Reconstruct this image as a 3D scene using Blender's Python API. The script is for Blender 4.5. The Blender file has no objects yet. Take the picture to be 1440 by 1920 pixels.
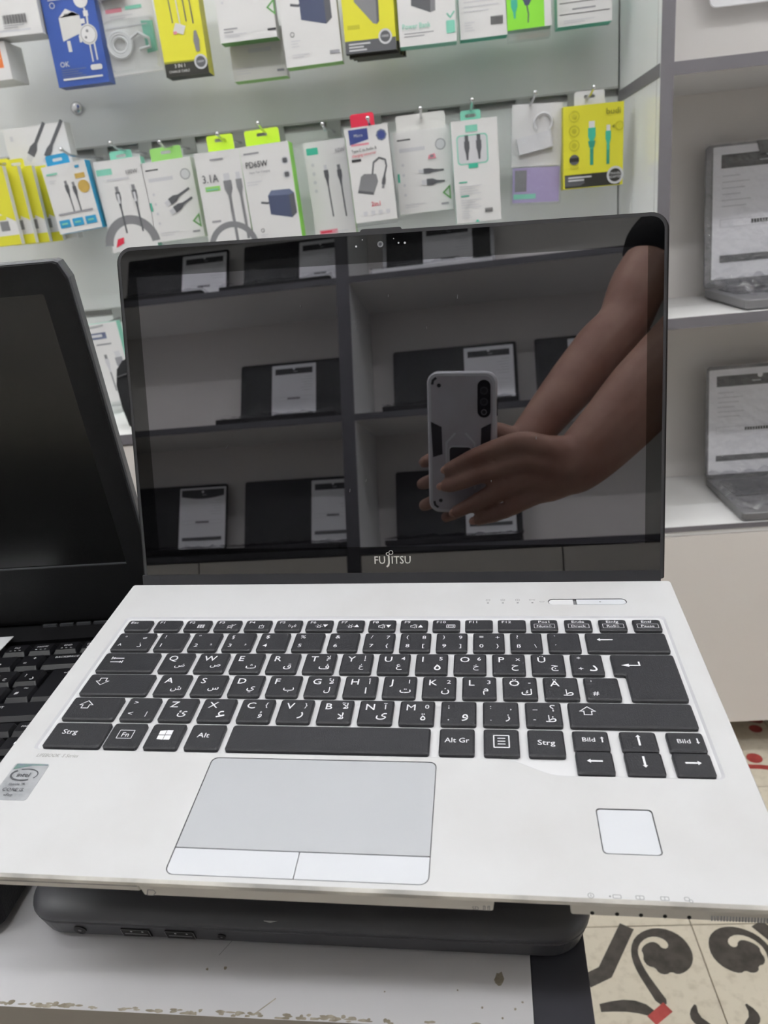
import bpy, bmesh, math, random
from mathutils import Vector, Matrix, noise
from mathutils.geometry import tessellate_polygon
random.seed(7)
SC = bpy.context.scene
COL = SC.collection
H = 0.85                      # the measured origin (laptop hinge) lies this far above the floor
R_ = math.radians

# ------------------------------------------------------------------ camera, light, exposure
def rod(w):
    a = Vector(w); t = a.length
    return Matrix.Rotation(t, 3, a.normalized())
QT = rod([R_(-5.3), R_(-1.67), R_(3.37)]).transposed()       # white laptop's axes -> room axes
RC = Matrix(((0.99138943, 0.1076255, -0.07459059), (-0.01991009, -0.43911092, -0.89821222), (-0.12942409, 0.8919632, -0.43318709)))
MC = RC @ QT.transposed()                                      # room -> camera (x right, y down, z forward)
CAMPOS = QT @ Vector((0.05835379, -0.40188109, 0.24303517))
def cam2w(x, y, z):                                            # millimetres in the phone's own axes -> room
    return CAMPOS + MC.transposed() @ Vector((x / 1000, y / 1000, z / 1000))
cd = bpy.data.cameras.new('camera'); cam = bpy.data.objects.new('camera', cd); COL.objects.link(cam)
mw = Matrix.Identity(4)
for i in range(3):
    mw[i][0] = MC[0][i]; mw[i][1] = -MC[1][i]; mw[i][2] = -MC[2][i]; mw[i][3] = CAMPOS[i]
mw[2][3] += H
cam.matrix_world = mw
cd.sensor_fit = 'HORIZONTAL'; cd.sensor_width = 36; cd.lens = 1458.57 / 1440 * 36
cd.clip_start = 0.001; cd.clip_end = 30
cd.dof.use_dof = True; cd.dof.focus_distance = 0.43; cd.dof.aperture_fstop = 24
SC.camera = cam
wd = bpy.data.worlds.new('world'); SC.world = wd; wd.use_nodes = True
wd.node_tree.nodes['Background'].inputs[0].default_value = (0.9, 0.95, 1.0, 1)
wd.node_tree.nodes['Background'].inputs[1].default_value = 0.12
SC.view_settings.view_transform = 'Standard'; SC.view_settings.look = 'None'
SC.view_settings.gamma = 1; SC.view_settings.use_curve_mapping = False
SC.view_settings.exposure = 0.45
LAMP = 30.0                    # emission of the LED tubes under the ceiling

# ------------------------------------------------------------------ materials
def lin(h):
    if not isinstance(h, str): return h
    h = h.lstrip('#'); o = []
    for i in (0, 2, 4):
        c = int(h[i:i+2], 16) / 255
        o.append(c / 12.92 if c <= 0.04045 else ((c + 0.055) / 1.055) ** 2.4)
    return tuple(o)
MATS = {}
def mat(name, col, rough=0.5, metal=0.0, spec=0.5, col2=None, scale=20, bump=0, bscale=300, emit=0, lo=0.4, hi=0.7, coat=0):
    if name in MATS: return MATS[name]
    m = bpy.data.materials.new(name); m.use_nodes = True; nt = m.node_tree; b = nt.nodes['Principled BSDF']
    c = (*lin(col), 1)
    b.inputs['Base Color'].default_value = c; b.inputs['Roughness'].default_value = rough
    b.inputs['Metallic'].default_value = metal; b.inputs['Specular IOR Level'].default_value = spec
    b.inputs['Coat Weight'].default_value = coat
    m.diffuse_color = c
    tc = nt.nodes.new('ShaderNodeTexCoord')
    if col2 is not None:
        n = nt.nodes.new('ShaderNodeTexNoise'); n.inputs['Scale'].default_value = scale; n.inputs['Detail'].default_value = 6
        r = nt.nodes.new('ShaderNodeValToRGB'); r.color_ramp.elements[0].position = lo; r.color_ramp.elements[1].position = hi
        r.color_ramp.elements[0].color = c; r.color_ramp.elements[1].color = (*lin(col2), 1)
        nt.links.new(tc.outputs['Object'], n.inputs['Vector']); nt.links.new(n.outputs['Fac'], r.inputs[0]); nt.links.new(r.outputs[0], b.inputs['Base Color'])
    if bump:
        n = nt.nodes.new('ShaderNodeTexNoise'); n.inputs['Scale'].default_value = bscale; n.inputs['Detail'].default_value = 3
        bn = nt.nodes.new('ShaderNodeBump'); bn.inputs['Strength'].default_value = bump; bn.inputs['Distance'].default_value = 0.001
        nt.links.new(tc.outputs['Object'], n.inputs['Vector']); nt.links.new(n.outputs['Fac'], bn.inputs['Height']); nt.links.new(bn.outputs[0], b.inputs['Normal'])
    if emit:
        b.inputs['Emission Color'].default_value = c; b.inputs['Emission Strength'].default_value = emit
    MATS[name] = m
    return m
def mixmat(name, kind, fac, rough=0.0, base='#050506', gcol=(1, 1, 1), bump=0, bscale=60):
    """dark body under a clear reflecting layer ('gloss') or a clear film ('film')"""
    m = bpy.data.materials.new(name); m.use_nodes = True; nt = m.node_tree; nt.nodes.remove(nt.nodes['Principled BSDF'])
    out = nt.nodes['Material Output']; mx = nt.nodes.new('ShaderNodeMixShader'); mx.inputs[0].default_value = fac
    g = nt.nodes.new('ShaderNodeBsdfGlossy'); g.inputs['Roughness'].default_value = rough; g.inputs['Color'].default_value = (*gcol, 1)
    if kind == 'gloss':
        d = nt.nodes.new('ShaderNodeBsdfDiffuse'); d.inputs['Color'].default_value = (*lin(base), 1)
    else:
        d = nt.nodes.new('ShaderNodeBsdfTransparent'); d.inputs['Color'].default_value = (*lin(base), 1)
    if bump:
        tc = nt.nodes.new('ShaderNodeTexCoord'); n = nt.nodes.new('ShaderNodeTexNoise'); n.inputs['Scale'].default_value = bscale; n.inputs['Detail'].default_value = 4
        bn = nt.nodes.new('ShaderNodeBump'); bn.inputs['Strength'].default_value = bump; bn.inputs['Distance'].default_value = 0.01
        nt.links.new(tc.outputs['Object'], n.inputs['Vector']); nt.links.new(n.outputs['Fac'], bn.inputs['Height']); nt.links.new(bn.outputs[0], g.inputs['Normal'])
    nt.links.new(d.outputs[0], mx.inputs[1]); nt.links.new(g.outputs[0], mx.inputs[2]); nt.links.new(mx.outputs[0], out.inputs[0])
    MATS[name] = m; m.diffuse_color = (*lin(base), 1)
    return m

mat('lap_white', '#c6c6c7', 0.42, col2='#bdbcbc', scale=14, lo=0.45, hi=0.75)
mat('lap_white2', '#d2d2d4', 0.35)
mat('worn', '#dcd9d2', 0.35, metal=0.2, col2='#a3a19d', scale=28, lo=0.42, hi=0.62)
mat('lip', '#d8d5cf', 0.5)
mat('seam', '#77777a', 0.6)
mat('key', '#1e1e23', 0.45, bump=0.25, bscale=1500)
mat('legend', '#e6e6ea', 0.5)
mat('pad', '#aeb0b4', 0.38)
mat('pad_btn', '#cbcdd2', 0.4)
mat('black', '#0a0a0c', 0.4, spec=0.25)
mat('blackmatte', '#17171a', 0.55, bump=0.2, bscale=900)
mat('hinge', '#2a2a2e', 0.5)
mat('rim', '#3b3b3e', 0.4)
mat('shell', '#141416', 0.3)
mat('steel', '#c9c9cb', 0.22, metal=1.0)
mat('silverprint', '#d8d5d0', 0.35, metal=0.3)
mat('grey_txt', '#8f8e8c', 0.5)
mat('sticker', '#b4b6ba', 0.3, metal=0.4, col2='#9c9ea3', scale=90)
mat('darkprint', '#4a4b50', 0.5)
mat('holo', '#7fa596', 0.25, metal=0.5, col2='#8a8fa6', scale=300)
mixmat('screen', 'gloss', 0.23, 0.003, '#0c0b0e', (0.96, 0.95, 1.0))
mixmat('glassborder', 'gloss', 0.085, 0.003, '#040405')
mixmat('hpscreen', 'gloss', 0.06, 0.25, '#0d0d0d')
mixmat('film', 'film', 0.018, 0.05, '#fafafb', bump=1.0, bscale=45)
mixmat('filmnear', 'film', 0.12, 0.05, '#f6f6f8', bump=1.0, bscale=70)
mixmat('clearplastic', 'film', 0.12, 0.05, '#f2f4f4')
mat('hpbody', '#161618', 0.55, spec=0.3, bump=0.25, bscale=1200)
mat('hpkey', '#17171b', 0.38)
mat('hpedge', '#4b4c50', 0.35)
mat('slate', '#48484d', 0.4, bump=0.06, bscale=2500)
mat('port', '#050506', 0.5); mat('lapgrey', '#747375', 0.4); mat('lapgrey2', '#59585b', 0.45)
mat('wallwhite', '#e6e6e5', 0.6)
mat('slat', '#dcdedd', 0.32)
mat('groove', '#b3b4b2', 0.5)
mat('alu', '#b4b6b4', 0.35, metal=0.7)
mat('clip', '#9a9c99', 0.45)
mat('panelwhite', '#ebecec', 0.12)
mat('shelfwhite', '#eae9e8', 0.35)
mat('shelfback', '#e0dcd9', 0.5)
mat('doorbeige', '#e2dcd7', 0.35)
mat('edgegrey', '#6e6b70', 0.45)
mat('edgedark', '#45444a', 0.45)
mat('ceil', '#f0f0ee', 0.8)
mat('tabletop', '#dad9db', 0.3, col2='#d0cfd3', scale=5)
mat('tabledark', '#3b3b42', 0.5)
mat('rail', '#8f8880', 0.6)
mat('chip', '#8b8272', 0.8, col2='#b7ae9e', scale=200)
mat('tile', '#d3cab8', 0.3, col2='#bdb3a0', scale=70, lo=0.5, hi=0.8)
mat('tile_black', '#4d4843', 0.3, col2='#37332f', scale=60)
mat('tile_red', '#b04b47', 0.35, col2='#8e3532', scale=40)
mat('grout', '#9c9180', 0.8)
mat('paper', '#f8f8fb', 0.6)
mat('ink', '#2e2e32', 0.6)
mat('inkgrey', '#8f8f94', 0.6)
mat('inklight', '#c4c4c8', 0.6)
mat('pwhite', '#d8d7d6', 0.4); mat('pcream', '#cfcecb', 0.45)
mat('yellow', '#d6d136', 0.4); mat('yellowdk', '#b9b52a', 0.45); mat('lime', '#c8e83a', 0.45)
mat('blue', '#2f4f9c', 0.4); mat('cyan', '#2b93bf', 0.4); mat('navy', '#49506a', 0.4); mat('navylt', '#666e88', 0.4)
mat('teal', '#3fae92', 0.4); mat('tealdk', '#2f8f78', 0.4); mat('mint', '#7fc4ae', 0.4); mat('green', '#8fc86a', 0.4); mat('greendk', '#5f9a52', 0.4); mat('vivid', '#86d43a', 0.4)
mat('red', '#cf2b45', 0.4); mat('pink', '#d98a98', 0.5); mat('orange', '#e07a3c', 0.5); mat('gold', '#b99a4e', 0.4); mat('purple', '#a69ac0', 0.4); mat('royal', '#3d4a86', 0.4)
mat('pgrey', '#7d7d80', 0.45); mat('pgreydk', '#58595d', 0.45); mat('pblack', '#2c2b26', 0.45); mat('plug', '#c9c9cc', 0.4); mat('olive', '#8a8a2a', 0.5)
mat('skin', '#a07a69', 0.5, col2='#926757', scale=25, bump=0.15, bscale=500)
mat('nail', '#cf9f8c', 0.3)
mat('shirt', '#121216', 0.85); mat('trouser', '#23252c', 0.85); mat('hair', '#0d0b0a', 0.6); mat('shoe', '#18181a', 0.5)
mat('case', '#c6c4cc', 0.32, col2='#b9b4b8', scale=18); mat('caserim', '#dcdce2', 0.3); mat('casepad', '#26252a', 0.5)
mat('ledframe', '#f2f2f2', 0.5)
mat('led', (0.98, 0.99, 1.0), 0.5, emit=LAMP)

# ------------------------------------------------------------------ mesh building
def rrect(x0, y0, x1, y1, r, n=5):
    """rounded rectangle outline, counter-clockwise; r one radius or (bl, br, tr, tl)"""
    rs = (r,) * 4 if not isinstance(r, (tuple, list)) else r
    out = []
    for (cx, cy, sx, sy, a0), q in zip(((x0, y0, 1, 1, 180), (x1, y0, -1, 1, 270), (x1, y1, -1, -1, 0), (x0, y1, 1, -1, 90)), rs):
        if q <= 0: out.append((cx, cy)); continue
        for k in range(n + 1):
            a = R_(a0 + 90 * k / n)
            out.append((cx + sx * q + q * math.cos(a), cy + sy * q + q * math.sin(a)))
    return out
def rpoly(pts, r, inset=0, n=4):
    """rectilinear counter-clockwise polygon, moved inward and rounded"""
    N = len(pts); P = []
    for i in range(N):
        a, b, c = Vector(pts[i-1]), Vector(pts[i]), Vector(pts[(i+1) % N])
        d1 = (b - a).normalized(); d2 = (c - b).normalized()
        P.append((b + inset * (Vector((-d1.y, d1.x)) + Vector((-d2.y, d2.x))), d1, d2))
    out = []
    for p, d1, d2 in P:
        if r <= 0: out.append((p.x, p.y)); continue
        cr = d1.x * d2.y - d1.y * d2.x
        A = p - d1 * r; B = p + d2 * r
        for k in range(n + 1):
            t = k / n
            q = A.lerp(p, t).lerp(p.lerp(B, t), t)
            out.append((q.x, q.y))
    return out
def circ(cx, cy, r, n=20, ry=None):
    return [(cx + r * math.cos(2 * math.pi * k / n), cy + (ry or r) * math.sin(2 * math.pi * k / n)) for k in range(n)]

TXT = {}
def glyphs(s, shear=0):
    if (s, shear) in TXT: return TXT[(s, shear)]
    cu = bpy.data.curves.new('t', 'FONT'); cu.body = s; cu.size = 1; cu.resolution_u = 2; cu.shear = shear; cu.offset = 0.006 if 'M' not in s else 0
    o = bpy.data.objects.new('t', cu); COL.objects.link(o)
    dg = bpy.context.evaluated_depsgraph_get()
    me = bpy.data.meshes.new_from_object(o.evaluated_get(dg))
    vs = [tuple(v.co[:2]) for v in me.vertices]; fs = [tuple(p.vertices) for p in me.polygons]
    bpy.data.objects.remove(o); bpy.data.curves.remove(cu); bpy.data.meshes.remove(me)
    if vs:
        xs = [v[0] for v in vs]; ys = [v[1] for v in vs]; bb = (min(xs), min(ys), max(xs), max(ys))
    else: bb = (0, 0, 0, 0)
    TXT[(s, shear)] = (vs, fs, bb)
    return TXT[(s, shear)]

class MB:
    def __init__(self, scale=1.0, frame=None):
        self.v = []; self.f = []; self.m = []; self.s = []; self.mats = []; self.k = scale; self.fr = frame; self.z = 0; self.subs = []
    def slot(self, m):
        if m not in self.mats: self.mats.append(m)
        return self.mats.index(m)
    def add(self, vs, fs, m, smooth=False):
        o = len(self.v); k = self.k
        for p in vs:
            p = Vector(p) * k
            if self.fr: p = self.fr @ p
            self.v.append(tuple(p))
        i = self.slot(m)
        for f in fs:
            self.f.append(tuple(o + j for j in f)); self.m.append(i); self.s.append(smooth)
        return self
    def box(self, x0, y0, z0, x1, y1, z1, m, faces=None):
        """faces: dict of material per side (-x +x -y +y -z +z)"""
        vs = [(x0, y0, z0), (x1, y0, z0), (x1, y1, z0), (x0, y1, z0), (x0, y0, z1), (x1, y0, z1), (x1, y1, z1), (x0, y1, z1)]
        F = {'-z': (3, 2, 1, 0), '+z': (4, 5, 6, 7), '-y': (0, 1, 5, 4), '+x': (1, 2, 6, 5), '+y': (2, 3, 7, 6), '-x': (3, 0, 4, 7)}
        for k, f in F.items():
            self.add([vs[j] for j in f], [(0, 1, 2, 3)], (faces or {}).get(k, m))
        return self
    def loft(self, rings, m, cap0=True, cap1=True, smooth=False, mcap=None):
        n = len(rings[0]); vs = [p for r in rings for p in r]; fs = []
        for i in range(len(rings) - 1):
            for j in range(n):
                fs.append((i*n + j, i*n + (j+1) % n, (i+1)*n + (j+1) % n, (i+1)*n + j))
        self.add(vs, fs, m, smooth)
        if cap0: self.cap(rings[0], m, True)
        if cap1: self.cap(rings[-1], mcap or m, False)
        return self
    def cap(self, ring, m, flip):
        t = tessellate_polygon([[Vector(p) for p in ring]])
        n = Vector((0, 0, 0))
        for i in range(len(ring)):
            a, b = Vector(ring[i]), Vector(ring[(i+1) % len(ring)]); n += a.cross(b)
        out = []
        for a, b, c in t:
            q = (Vector(ring[b]) - Vector(ring[a])).cross(Vector(ring[c]) - Vector(ring[a]))
            if (q.dot(n) < 0) != flip: a, b, c = c, b, a
            out.append((a, b, c))
        self.add(ring, out, m)
    def prism(self, outline, z0, z1, m, ch=0, mtop=None, inner=None):
        """outline extruded in z with an optional chamfered top (inner = the inset outline)"""
        r0 = [(x, y, z0) for x, y in outline]
        if ch and inner:
            rings = [r0, [(x, y, z1 - ch) for x, y in outline], [(x, y, z1) for x, y in inner]]
        else:
            rings = [r0, [(x, y, z1) for x, y in outline]]
        return self.loft(rings, m, mcap=mtop)
    def plate(self, outer, holes, z, m, up=True):
        loops = [outer] + holes
        vs = [(x, y, z) for l in loops for x, y in l]
        t = tessellate_polygon([[Vector((x, y, 0)) for x, y in l] for l in loops]); fs = []
        for a, b, c in t:
            q = (Vector(vs[b]) - Vector(vs[a])).cross(Vector(vs[c]) - Vector(vs[a])).z
            if (q < 0) == up: a, b, c = c, b, a
            fs.append((a, b, c))
        return self.add(vs, fs, m)
    def flat(self, outline, m, z=None):
        if z is None: self.z += 0.06; z = self.z
        return self.plate(outline, [], z, m)
    def wall(self, outline, z0, z1, m, inward=False):
        n = len(outline); vs = [(x, y, z0) for x, y in outline] + [(x, y, z1) for x, y in outline]
        fs = [(i, (i+1) % n, n + (i+1) % n, n + i) for i in range(n)]
        if inward: fs = [tuple(reversed(f)) for f in fs]
        return self.add(vs, fs, m)
    def tube(self, pts, r, m, n=8, smooth=True, caps=True):
        P = [Vector(p) for p in pts]; rs = r if isinstance(r, (list, tuple)) else [r] * len(P); rings = []
        up = None
        for i, p in enumerate(P):
            d = (P[min(i+1, len(P)-1)] - P[max(i-1, 0)]).normalized()
            if up is None: up = d.orthogonal().normalized()
            up = (up - d * up.dot(d)).normalized(); w = d.cross(up)
            rings.append([tuple(p + rs[i] * (up * math.cos(2*math.pi*k/n) + w * math.sin(2*math.pi*k/n))) for k in range(n)])
        return self.loft(rings, m, caps, caps, smooth)
    def ball(self, c, r, m, n=12, k=8, sq=(1, 1, 1)):
        rings = []
        for i in range(1, k):
            a = math.pi * i / k
            rings.append([(c[0] + sq[0]*r*math.sin(a)*math.cos(2*math.pi*j/n), c[1] + sq[1]*r*math.sin(a)*math.sin(2*math.pi*j/n), c[2] - sq[2]*r*math.cos(a)) for j in range(n)])
        return self.loft(rings, m, smooth=True)
    def line(self, pts, w, m, closed=False, z=None):
        if z is None: self.z += 0.06; z = self.z
        P = [Vector(p) for p in pts]; n = len(P); L = []; Rr = []
        for i in range(n):
            a = P[i-1] if (i > 0 or closed) else None; b = P[(i+1) % n] if (i < n-1 or closed) else None
            d1 = (P[i] - a).normalized() if a is not None else None; d2 = (b - P[i]).normalized() if b is not None else None
            if d1 is None: d1 = d2
            if d2 is None: d2 = d1
            t = (d1 + d2)
            t = t.normalized() if t.length > 1e-6 else d1
            nn = Vector((-t.y, t.x)); k = 1 / max(0.45, nn.dot(Vector((-d1.y, d1.x))))
            L.append(P[i] + nn * w / 2 * k); Rr.append(P[i] - nn * w / 2 * k)
        vs = [(p.x, p.y, z) for p in L] + [(p.x, p.y, z) for p in Rr]; fs = []
        for i in range(n if closed else n - 1):
            j = (i + 1) % n
            fs.append((n + i, n + j, j, i))
        return self.add(vs, fs, m)
    def text(self, s, x, y, size, m, al='c', z=None, sx=1.0, shear=0, rot=0):
        """size = cap height; x,y = baseline point"""
        if z is None: self.z += 0.06; z = self.z
        vs, fs, bb = glyphs(s, shear)
        k = size / 0.73; ox = {'l': bb[0], 'c': (bb[0] + bb[2]) / 2, 'r': bb[2]}[al]
        ca, sa = math.cos(R_(rot)), math.sin(R_(rot))
        out = []
        for a, b in vs:
            a = (a - ox) * k * sx; b = b * k
            out.append((x + a*ca - b*sa, y + a*sa + b*ca, z))
        if vs: self.add(out, fs, m)
        return self
    def textbox(self, s, cx, cy, h, m, z=None, w=None):
        """centre a glyph run on a point and fit it to height h"""
        if z is None: self.z += 0.06; z = self.z
        vs, fs, bb = glyphs(s)
        if not vs: return self
        k = h / max(1e-4, bb[3] - bb[1])
        if w: k = min(k, w / max(1e-4, bb[2] - bb[0]))
        mx, my = (bb[0] + bb[2]) / 2, (bb[1] + bb[3]) / 2
        return self.add([(cx + (a - mx) * k, cy + (b - my) * k, z) for a, b in vs], fs, m)
    def mesh(self, name):
        me = bpy.data.meshes.new(name); me.from_pydata(self.v, [], self.f)
        for m in self.mats: me.materials.append(MATS[m])
        me.polygons.foreach_set('material_index', self.m); me.polygons.foreach_set('use_smooth', self.s)
        me.update(); return me
    def build(self, name, parent=None, loc=None):
        o = bpy.data.objects.new(name, self.mesh(name)); COL.objects.link(o)
        if parent: o.parent = parent
        elif loc is None: o.location = (0, 0, H)
        if loc is not None: o.location = Vector(loc) + (Vector((0, 0, 0)) if parent else Vector((0, 0, H)))
        return o
def tag(o, label=None, cat=None, group=None, kind=None):
    if label: o['label'] = label
    if cat: o['category'] = cat
    if group: o['group'] = group
    if kind: o['kind'] = kind
    return o
def thing(name, label, cat, loc=(0, 0, 0), rot=None, group=None):
    o = bpy.data.objects.new(name, None); COL.objects.link(o); o.empty_display_size = 0.02
    m = rot.to_4x4() if rot is not None else Matrix.Identity(4)
    m.translation = Vector(loc) + Vector((0, 0, H)); o.matrix_world = m
    return tag(o, label, cat, group)
def rotz(a): return Matrix.Rotation(R_(a), 3, 'Z')
MM = 0.001

# ------------------------------------------------------------------ the room
ZF, ZC = -0.85, 1.95
X0, X1, Y0, Y1 = -2.2, 2.2, -1.93, 1.19
tag(MB().box(X0, Y0, ZF - 0.05, X1, Y1, ZF - 0.004, 'grout').build('floor'), 'beige cement tile floor with black scrolls and red marks', None, kind='structure')
FLOOR = bpy.data.objects['floor']
tag(MB().box(X0, Y0, ZC, X1, Y1, ZC + 0.05, 'ceil').build('ceiling'), kind='structure')
tag(MB().box(X0 - 0.05, Y0, ZF, X0, Y1, ZC, 'wallwhite').build('wall_left'), kind='structure')
tag(MB().box(X1, Y0, ZF, X1 + 0.05, Y1, ZC, 'wallwhite').build('wall_right'), kind='structure')
tag(MB().box(X0, Y0 - 0.05, ZF, X1, Y0, ZC, 'wallwhite').build('wall_front'), kind='structure')
WB = tag(MB().box(X0, Y1, ZF, X1, Y1 + 0.05, ZC, 'groove').build('wall_back'), kind='structure')

# floor tiles: 30 cm, the scroll motif mirrored in turn, so that four tiles make one figure
def spiral(cx, cy, r0, r1, a0, a1, w0, w1, n=26):
    L = []; Rr = []
    for i in range(n + 1):
        t = i / n; a = R_(a0 + (a1 - a0) * t); r = r0 + (r1 - r0) * t; w = w0 + (w1 - w0) * t
        L.append((cx + (r + w/2) * math.cos(a), cy + (r + w/2) * math.sin(a))); Rr.append((cx + (r - w/2) * math.cos(a), cy + (r - w/2) * math.sin(a)))
    return L, Rr
def ribbon(mb, L, Rr, m, z):
    n = len(L); mb.add([(x, y, z) for x, y in L] + [(x, y, z) for x, y in Rr], [(i, i+1, n+i+1, n+i) for i in range(n-1)], m)
tile_body = MB(MM); o_ = rrect(-149.2, -149.2, 149.2, 149.2, 1.0, 2); tile_body.prism(o_, -3.5, 0, 'tile', 0.5, inner=rrect(-148.8, -148.8, 148.8, 148.8, 1.0, 2))
tile_me = tile_body.mesh('tile')
inl = MB(MM)
SCR = [(66, 20), (58, 45), (50, 70), (47, 92), (50, 112), (60, 130), (76, 141), (95, 146), (114, 142), (129, 130), (136, 114), (137, 96), (130, 80), (118, 70), (106, 66), (98, 71), (90, 66), (80, 69), (77, 78), (68, 80), (63, 90), (66, 100), (64, 108), (72, 117), (84, 122), (92, 118), (95, 110), (103, 109), (107, 117), (102, 126), (90, 131), (76, 128), (64, 118), (58, 104), (59, 88), (63, 70), (72, 46), (82, 22)]
def smoothp(pts):
    out = []
    for i in range(len(pts)):
        a, b = Vector(pts[i]), Vector(pts[(i+1) % len(pts)]); out += [tuple(a.lerp(b, .25)), tuple(a.lerp(b, .75))]
    return out
for q in (1, -1):
    T_ = lambda ps: [(q*x, q*y) for x, y in ps]
    inl.flat(smoothp(T_(SCR)), 'tile_black', 0.15)
    inl.flat(smoothp([(q*x, -q*(y*.92 - 4)) for x, y in SCR]), 'tile_black', 0.15)
    inl.flat(T_([(47, 4), (74, 24), (83, 10), (56, -9)]), 'tile_red', 0.3)
    A = []; B = []
    for (x, y, w) in ((62, 4, 10), (50, 13, 17), (36, 18, 19), (20, 20, 18), (2, 19, 15), (-14, 17, 12)):
        A.append((q*x, q*(y + w/2))); B.append((q*x, q*(y - w/2)))
    ribbon(inl, A, B, 'tile_black', 0.12)
    inl.flat(smoothp(T_([(118, 24), (105, 10), (104, -4), (116, -14), (138, -22), (128, -8), (116, 4)])), 'tile_black', 0.16)
    inl.line(T_([(-26, 58), (4, 72), (53, 150)]), 22, 'tile_black', z=0.13)
inl_me = inl.mesh('inlay')
red = MB(MM)
for q in (1, -1):
    T_ = lambda ps: [(q*x, q*y) for x, y in ps]
    red.flat(T_(circ(87, -69, 15, 22)), 'tile_red', 0.15); red.flat(T_(circ(124, 23, 13, 20)), 'tile_red', 0.15)
    red.line(T_([(60, -92), (87, -95), (112, -101), (140, -96)]), 13, 'tile_red', z=0.17); red.flat(T_(circ(10, -110, 15, 22)), 'tile_red', 0.15)
    red.flat(T_(smoothp([(148, 36), (149, 70), (128, 66), (112, 52)])), 'tile_red', 0.15)
red_me = red.mesh('inlay')
ix0 = int((X0 - 0.362) / 0.3) - 1
for i in range(-9, 8):
    for j in range(-9, 4):
        cx = 0.362 - 0.15 + 0.3 * i; cy = 0.498 - 0.15 + 0.3 * j
        if cx - 0.15 < X0 - 0.05 or cx + 0.15 > X1 + 0.1 or cy - 0.15 < Y0 - 0.1 or cy + 0.15 > Y1 + 0.15: continue
        t = bpy.data.objects.new('tile', tile_me); COL.objects.link(t); t.parent = FLOOR; t.location = (cx, cy, ZF)
        p = bpy.data.objects.new('inlay', red_me if j >= 1 else inl_me); COL.objects.link(p); p.parent = t
        p.scale = (1, 1, 1) if j >= 1 else (1 if i % 2 == 0 else -1, 1 if j % 2 == 0 else -1, 1)

# slatwall boards on the back wall with grey metal channels between them
YS = 1.154
XS0, XS1 = -2.15, 0.386
GR = [-0.489, -0.196, 0.097, 0.390, 0.683, 0.976, 1.269]
for a, b in zip(GR[:-1], GR[1:]):
    MB().box(XS0, YS, a + 0.002, XS1, Y1 - 0.001, b - 0.013, 'slat').build('slat_panel', WB, (0, 0, 0))
for g in GR:
    mb = MB(); mb.box(XS0, YS + 0.012, g - 0.013, XS1, YS + 0.014, g + 0.002, 'groove').box(XS0, YS - 0.001, g - 0.0135, XS1, YS + 0.012, g - 0.0115, 'alu').box(XS0, YS - 0.0012, g - 0.0012, XS1, YS + 0.012, g + 0.0022, 'groove')
    mb.build('groove_channel', WB, (0, 0, 0))
sc_ = MB(); sc_.loft([[( -0.598 + r * math.cos(2*math.pi*k/20), y, 0.458 + r * math.sin(2*math.pi*k/20)) for k in range(20)] for r, y in ((0.011, YS), (0.011, YS - 0.004), (0.008, YS - 0.008), (0.003, YS - 0.0095))], 'steel', smooth=True)
sc_.build('screw_cap', WB, (0, 0, 0))
# lamps under the ceiling: LED tubes on white battens
for i, (lx, ly) in enumerate(((-1.35, 0.30), (0.05, 0.30), (1.45, 0.30), (-1.35, -0.75), (0.05, -0.75), (1.45, -0.75))):
    wh = ('above the left end of', 'above the middle of', 'above the shelf unit end of')[i % 3] + (' the slatted wall' if ly > 0 else ' the opposite shelves')
    t = thing('ceiling_light', 'white LED tube lamp under the ceiling ' + wh, 'ceiling light', (lx, ly, ZC - 0.07), group='LED tubes under the ceiling')
    MB().box(-0.62, -0.03, 0.03, 0.62, 0.03, 0.069, 'ledframe').build('batten', t, (0, 0, 0))
    mb = MB(); mb.tube([(-0.58, 0, 0), (0.58, 0, 0)], 0.020, 'led', 12); mb.build('tube', t, (0, 0, 0))
    for s in (-1, 1): MB().box(min(s*0.58, s*0.61), -0.022, -0.022, max(s*0.58, s*0.61), 0.022, 0.0299, 'ledframe').build('socket', t, (0, 0, 0))

# counter under the slatwall
ct = thing('base_cabinet', 'low white cabinet with beige doors under the slatted wall', 'cabinet', (-0.9, 1.0, ZF))
zc = -0.10 - ZF
MB().box(-1.2, -0.12, zc - 0.018, 1.28, 0.15, zc, 'shelfwhite', {'-y': 'edgegrey'}).build('countertop', ct, (0, 0, 0))
MB().box(-1.2, -0.10, 0.08, 1.28, 0.15, zc - 0.018, 'shelfback').build('body', ct, (0, 0, 0))
for k in range(4):
    x = -1.2 + 0.62 * k
    d = MB().box(x + 0.002, -0.118, 0.085, x + 0.618, -0.1005, zc - 0.022, 'doorbeige').build('door', ct, (0, 0, 0))
MB().box(-1.18, -0.05, 0, 1.26, 0.10, 0.08, 'edgedark').build('plinth', ct, (0, 0, 0))

# tall shelf unit to the right of the slatwall
YF = 0.884; XD0, XD1 = 0.3885, 0.4065
su = thing('shelf_unit', 'white laptop shelf unit with grey edges beside the slatted wall', 'shelf', (XD0, YF, ZF))
def sub(mb): return mb
def sbox(name, x0, y0, z0, x1, y1, z1, m, faces=None, parent=None):
    return MB().box(x0 - XD0, y0 - YF, z0 - ZF, x1 - XD0, y1 - YF, z1 - ZF, m, faces).build(name, parent or su, (0, 0, 0))
XR = 1.35
side = sbox('side_panel', XD0, YF + 0.002, ZF + 0.08, XD1, Y1 - 0.002, 1.4, 'panelwhite')
sbox('edge_band', XD0 - 0.0004, YF, ZF + 0.08, XD1 + 0.0004, YF + 0.0019, 1.4, 'edgegrey', parent=side)
sbox('trim_strip', XD0 - 0.0012, YF + 0.006, 0.366, XD0 - 0.0001, YS, 0.384, 'edgegrey', parent=side)
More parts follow.
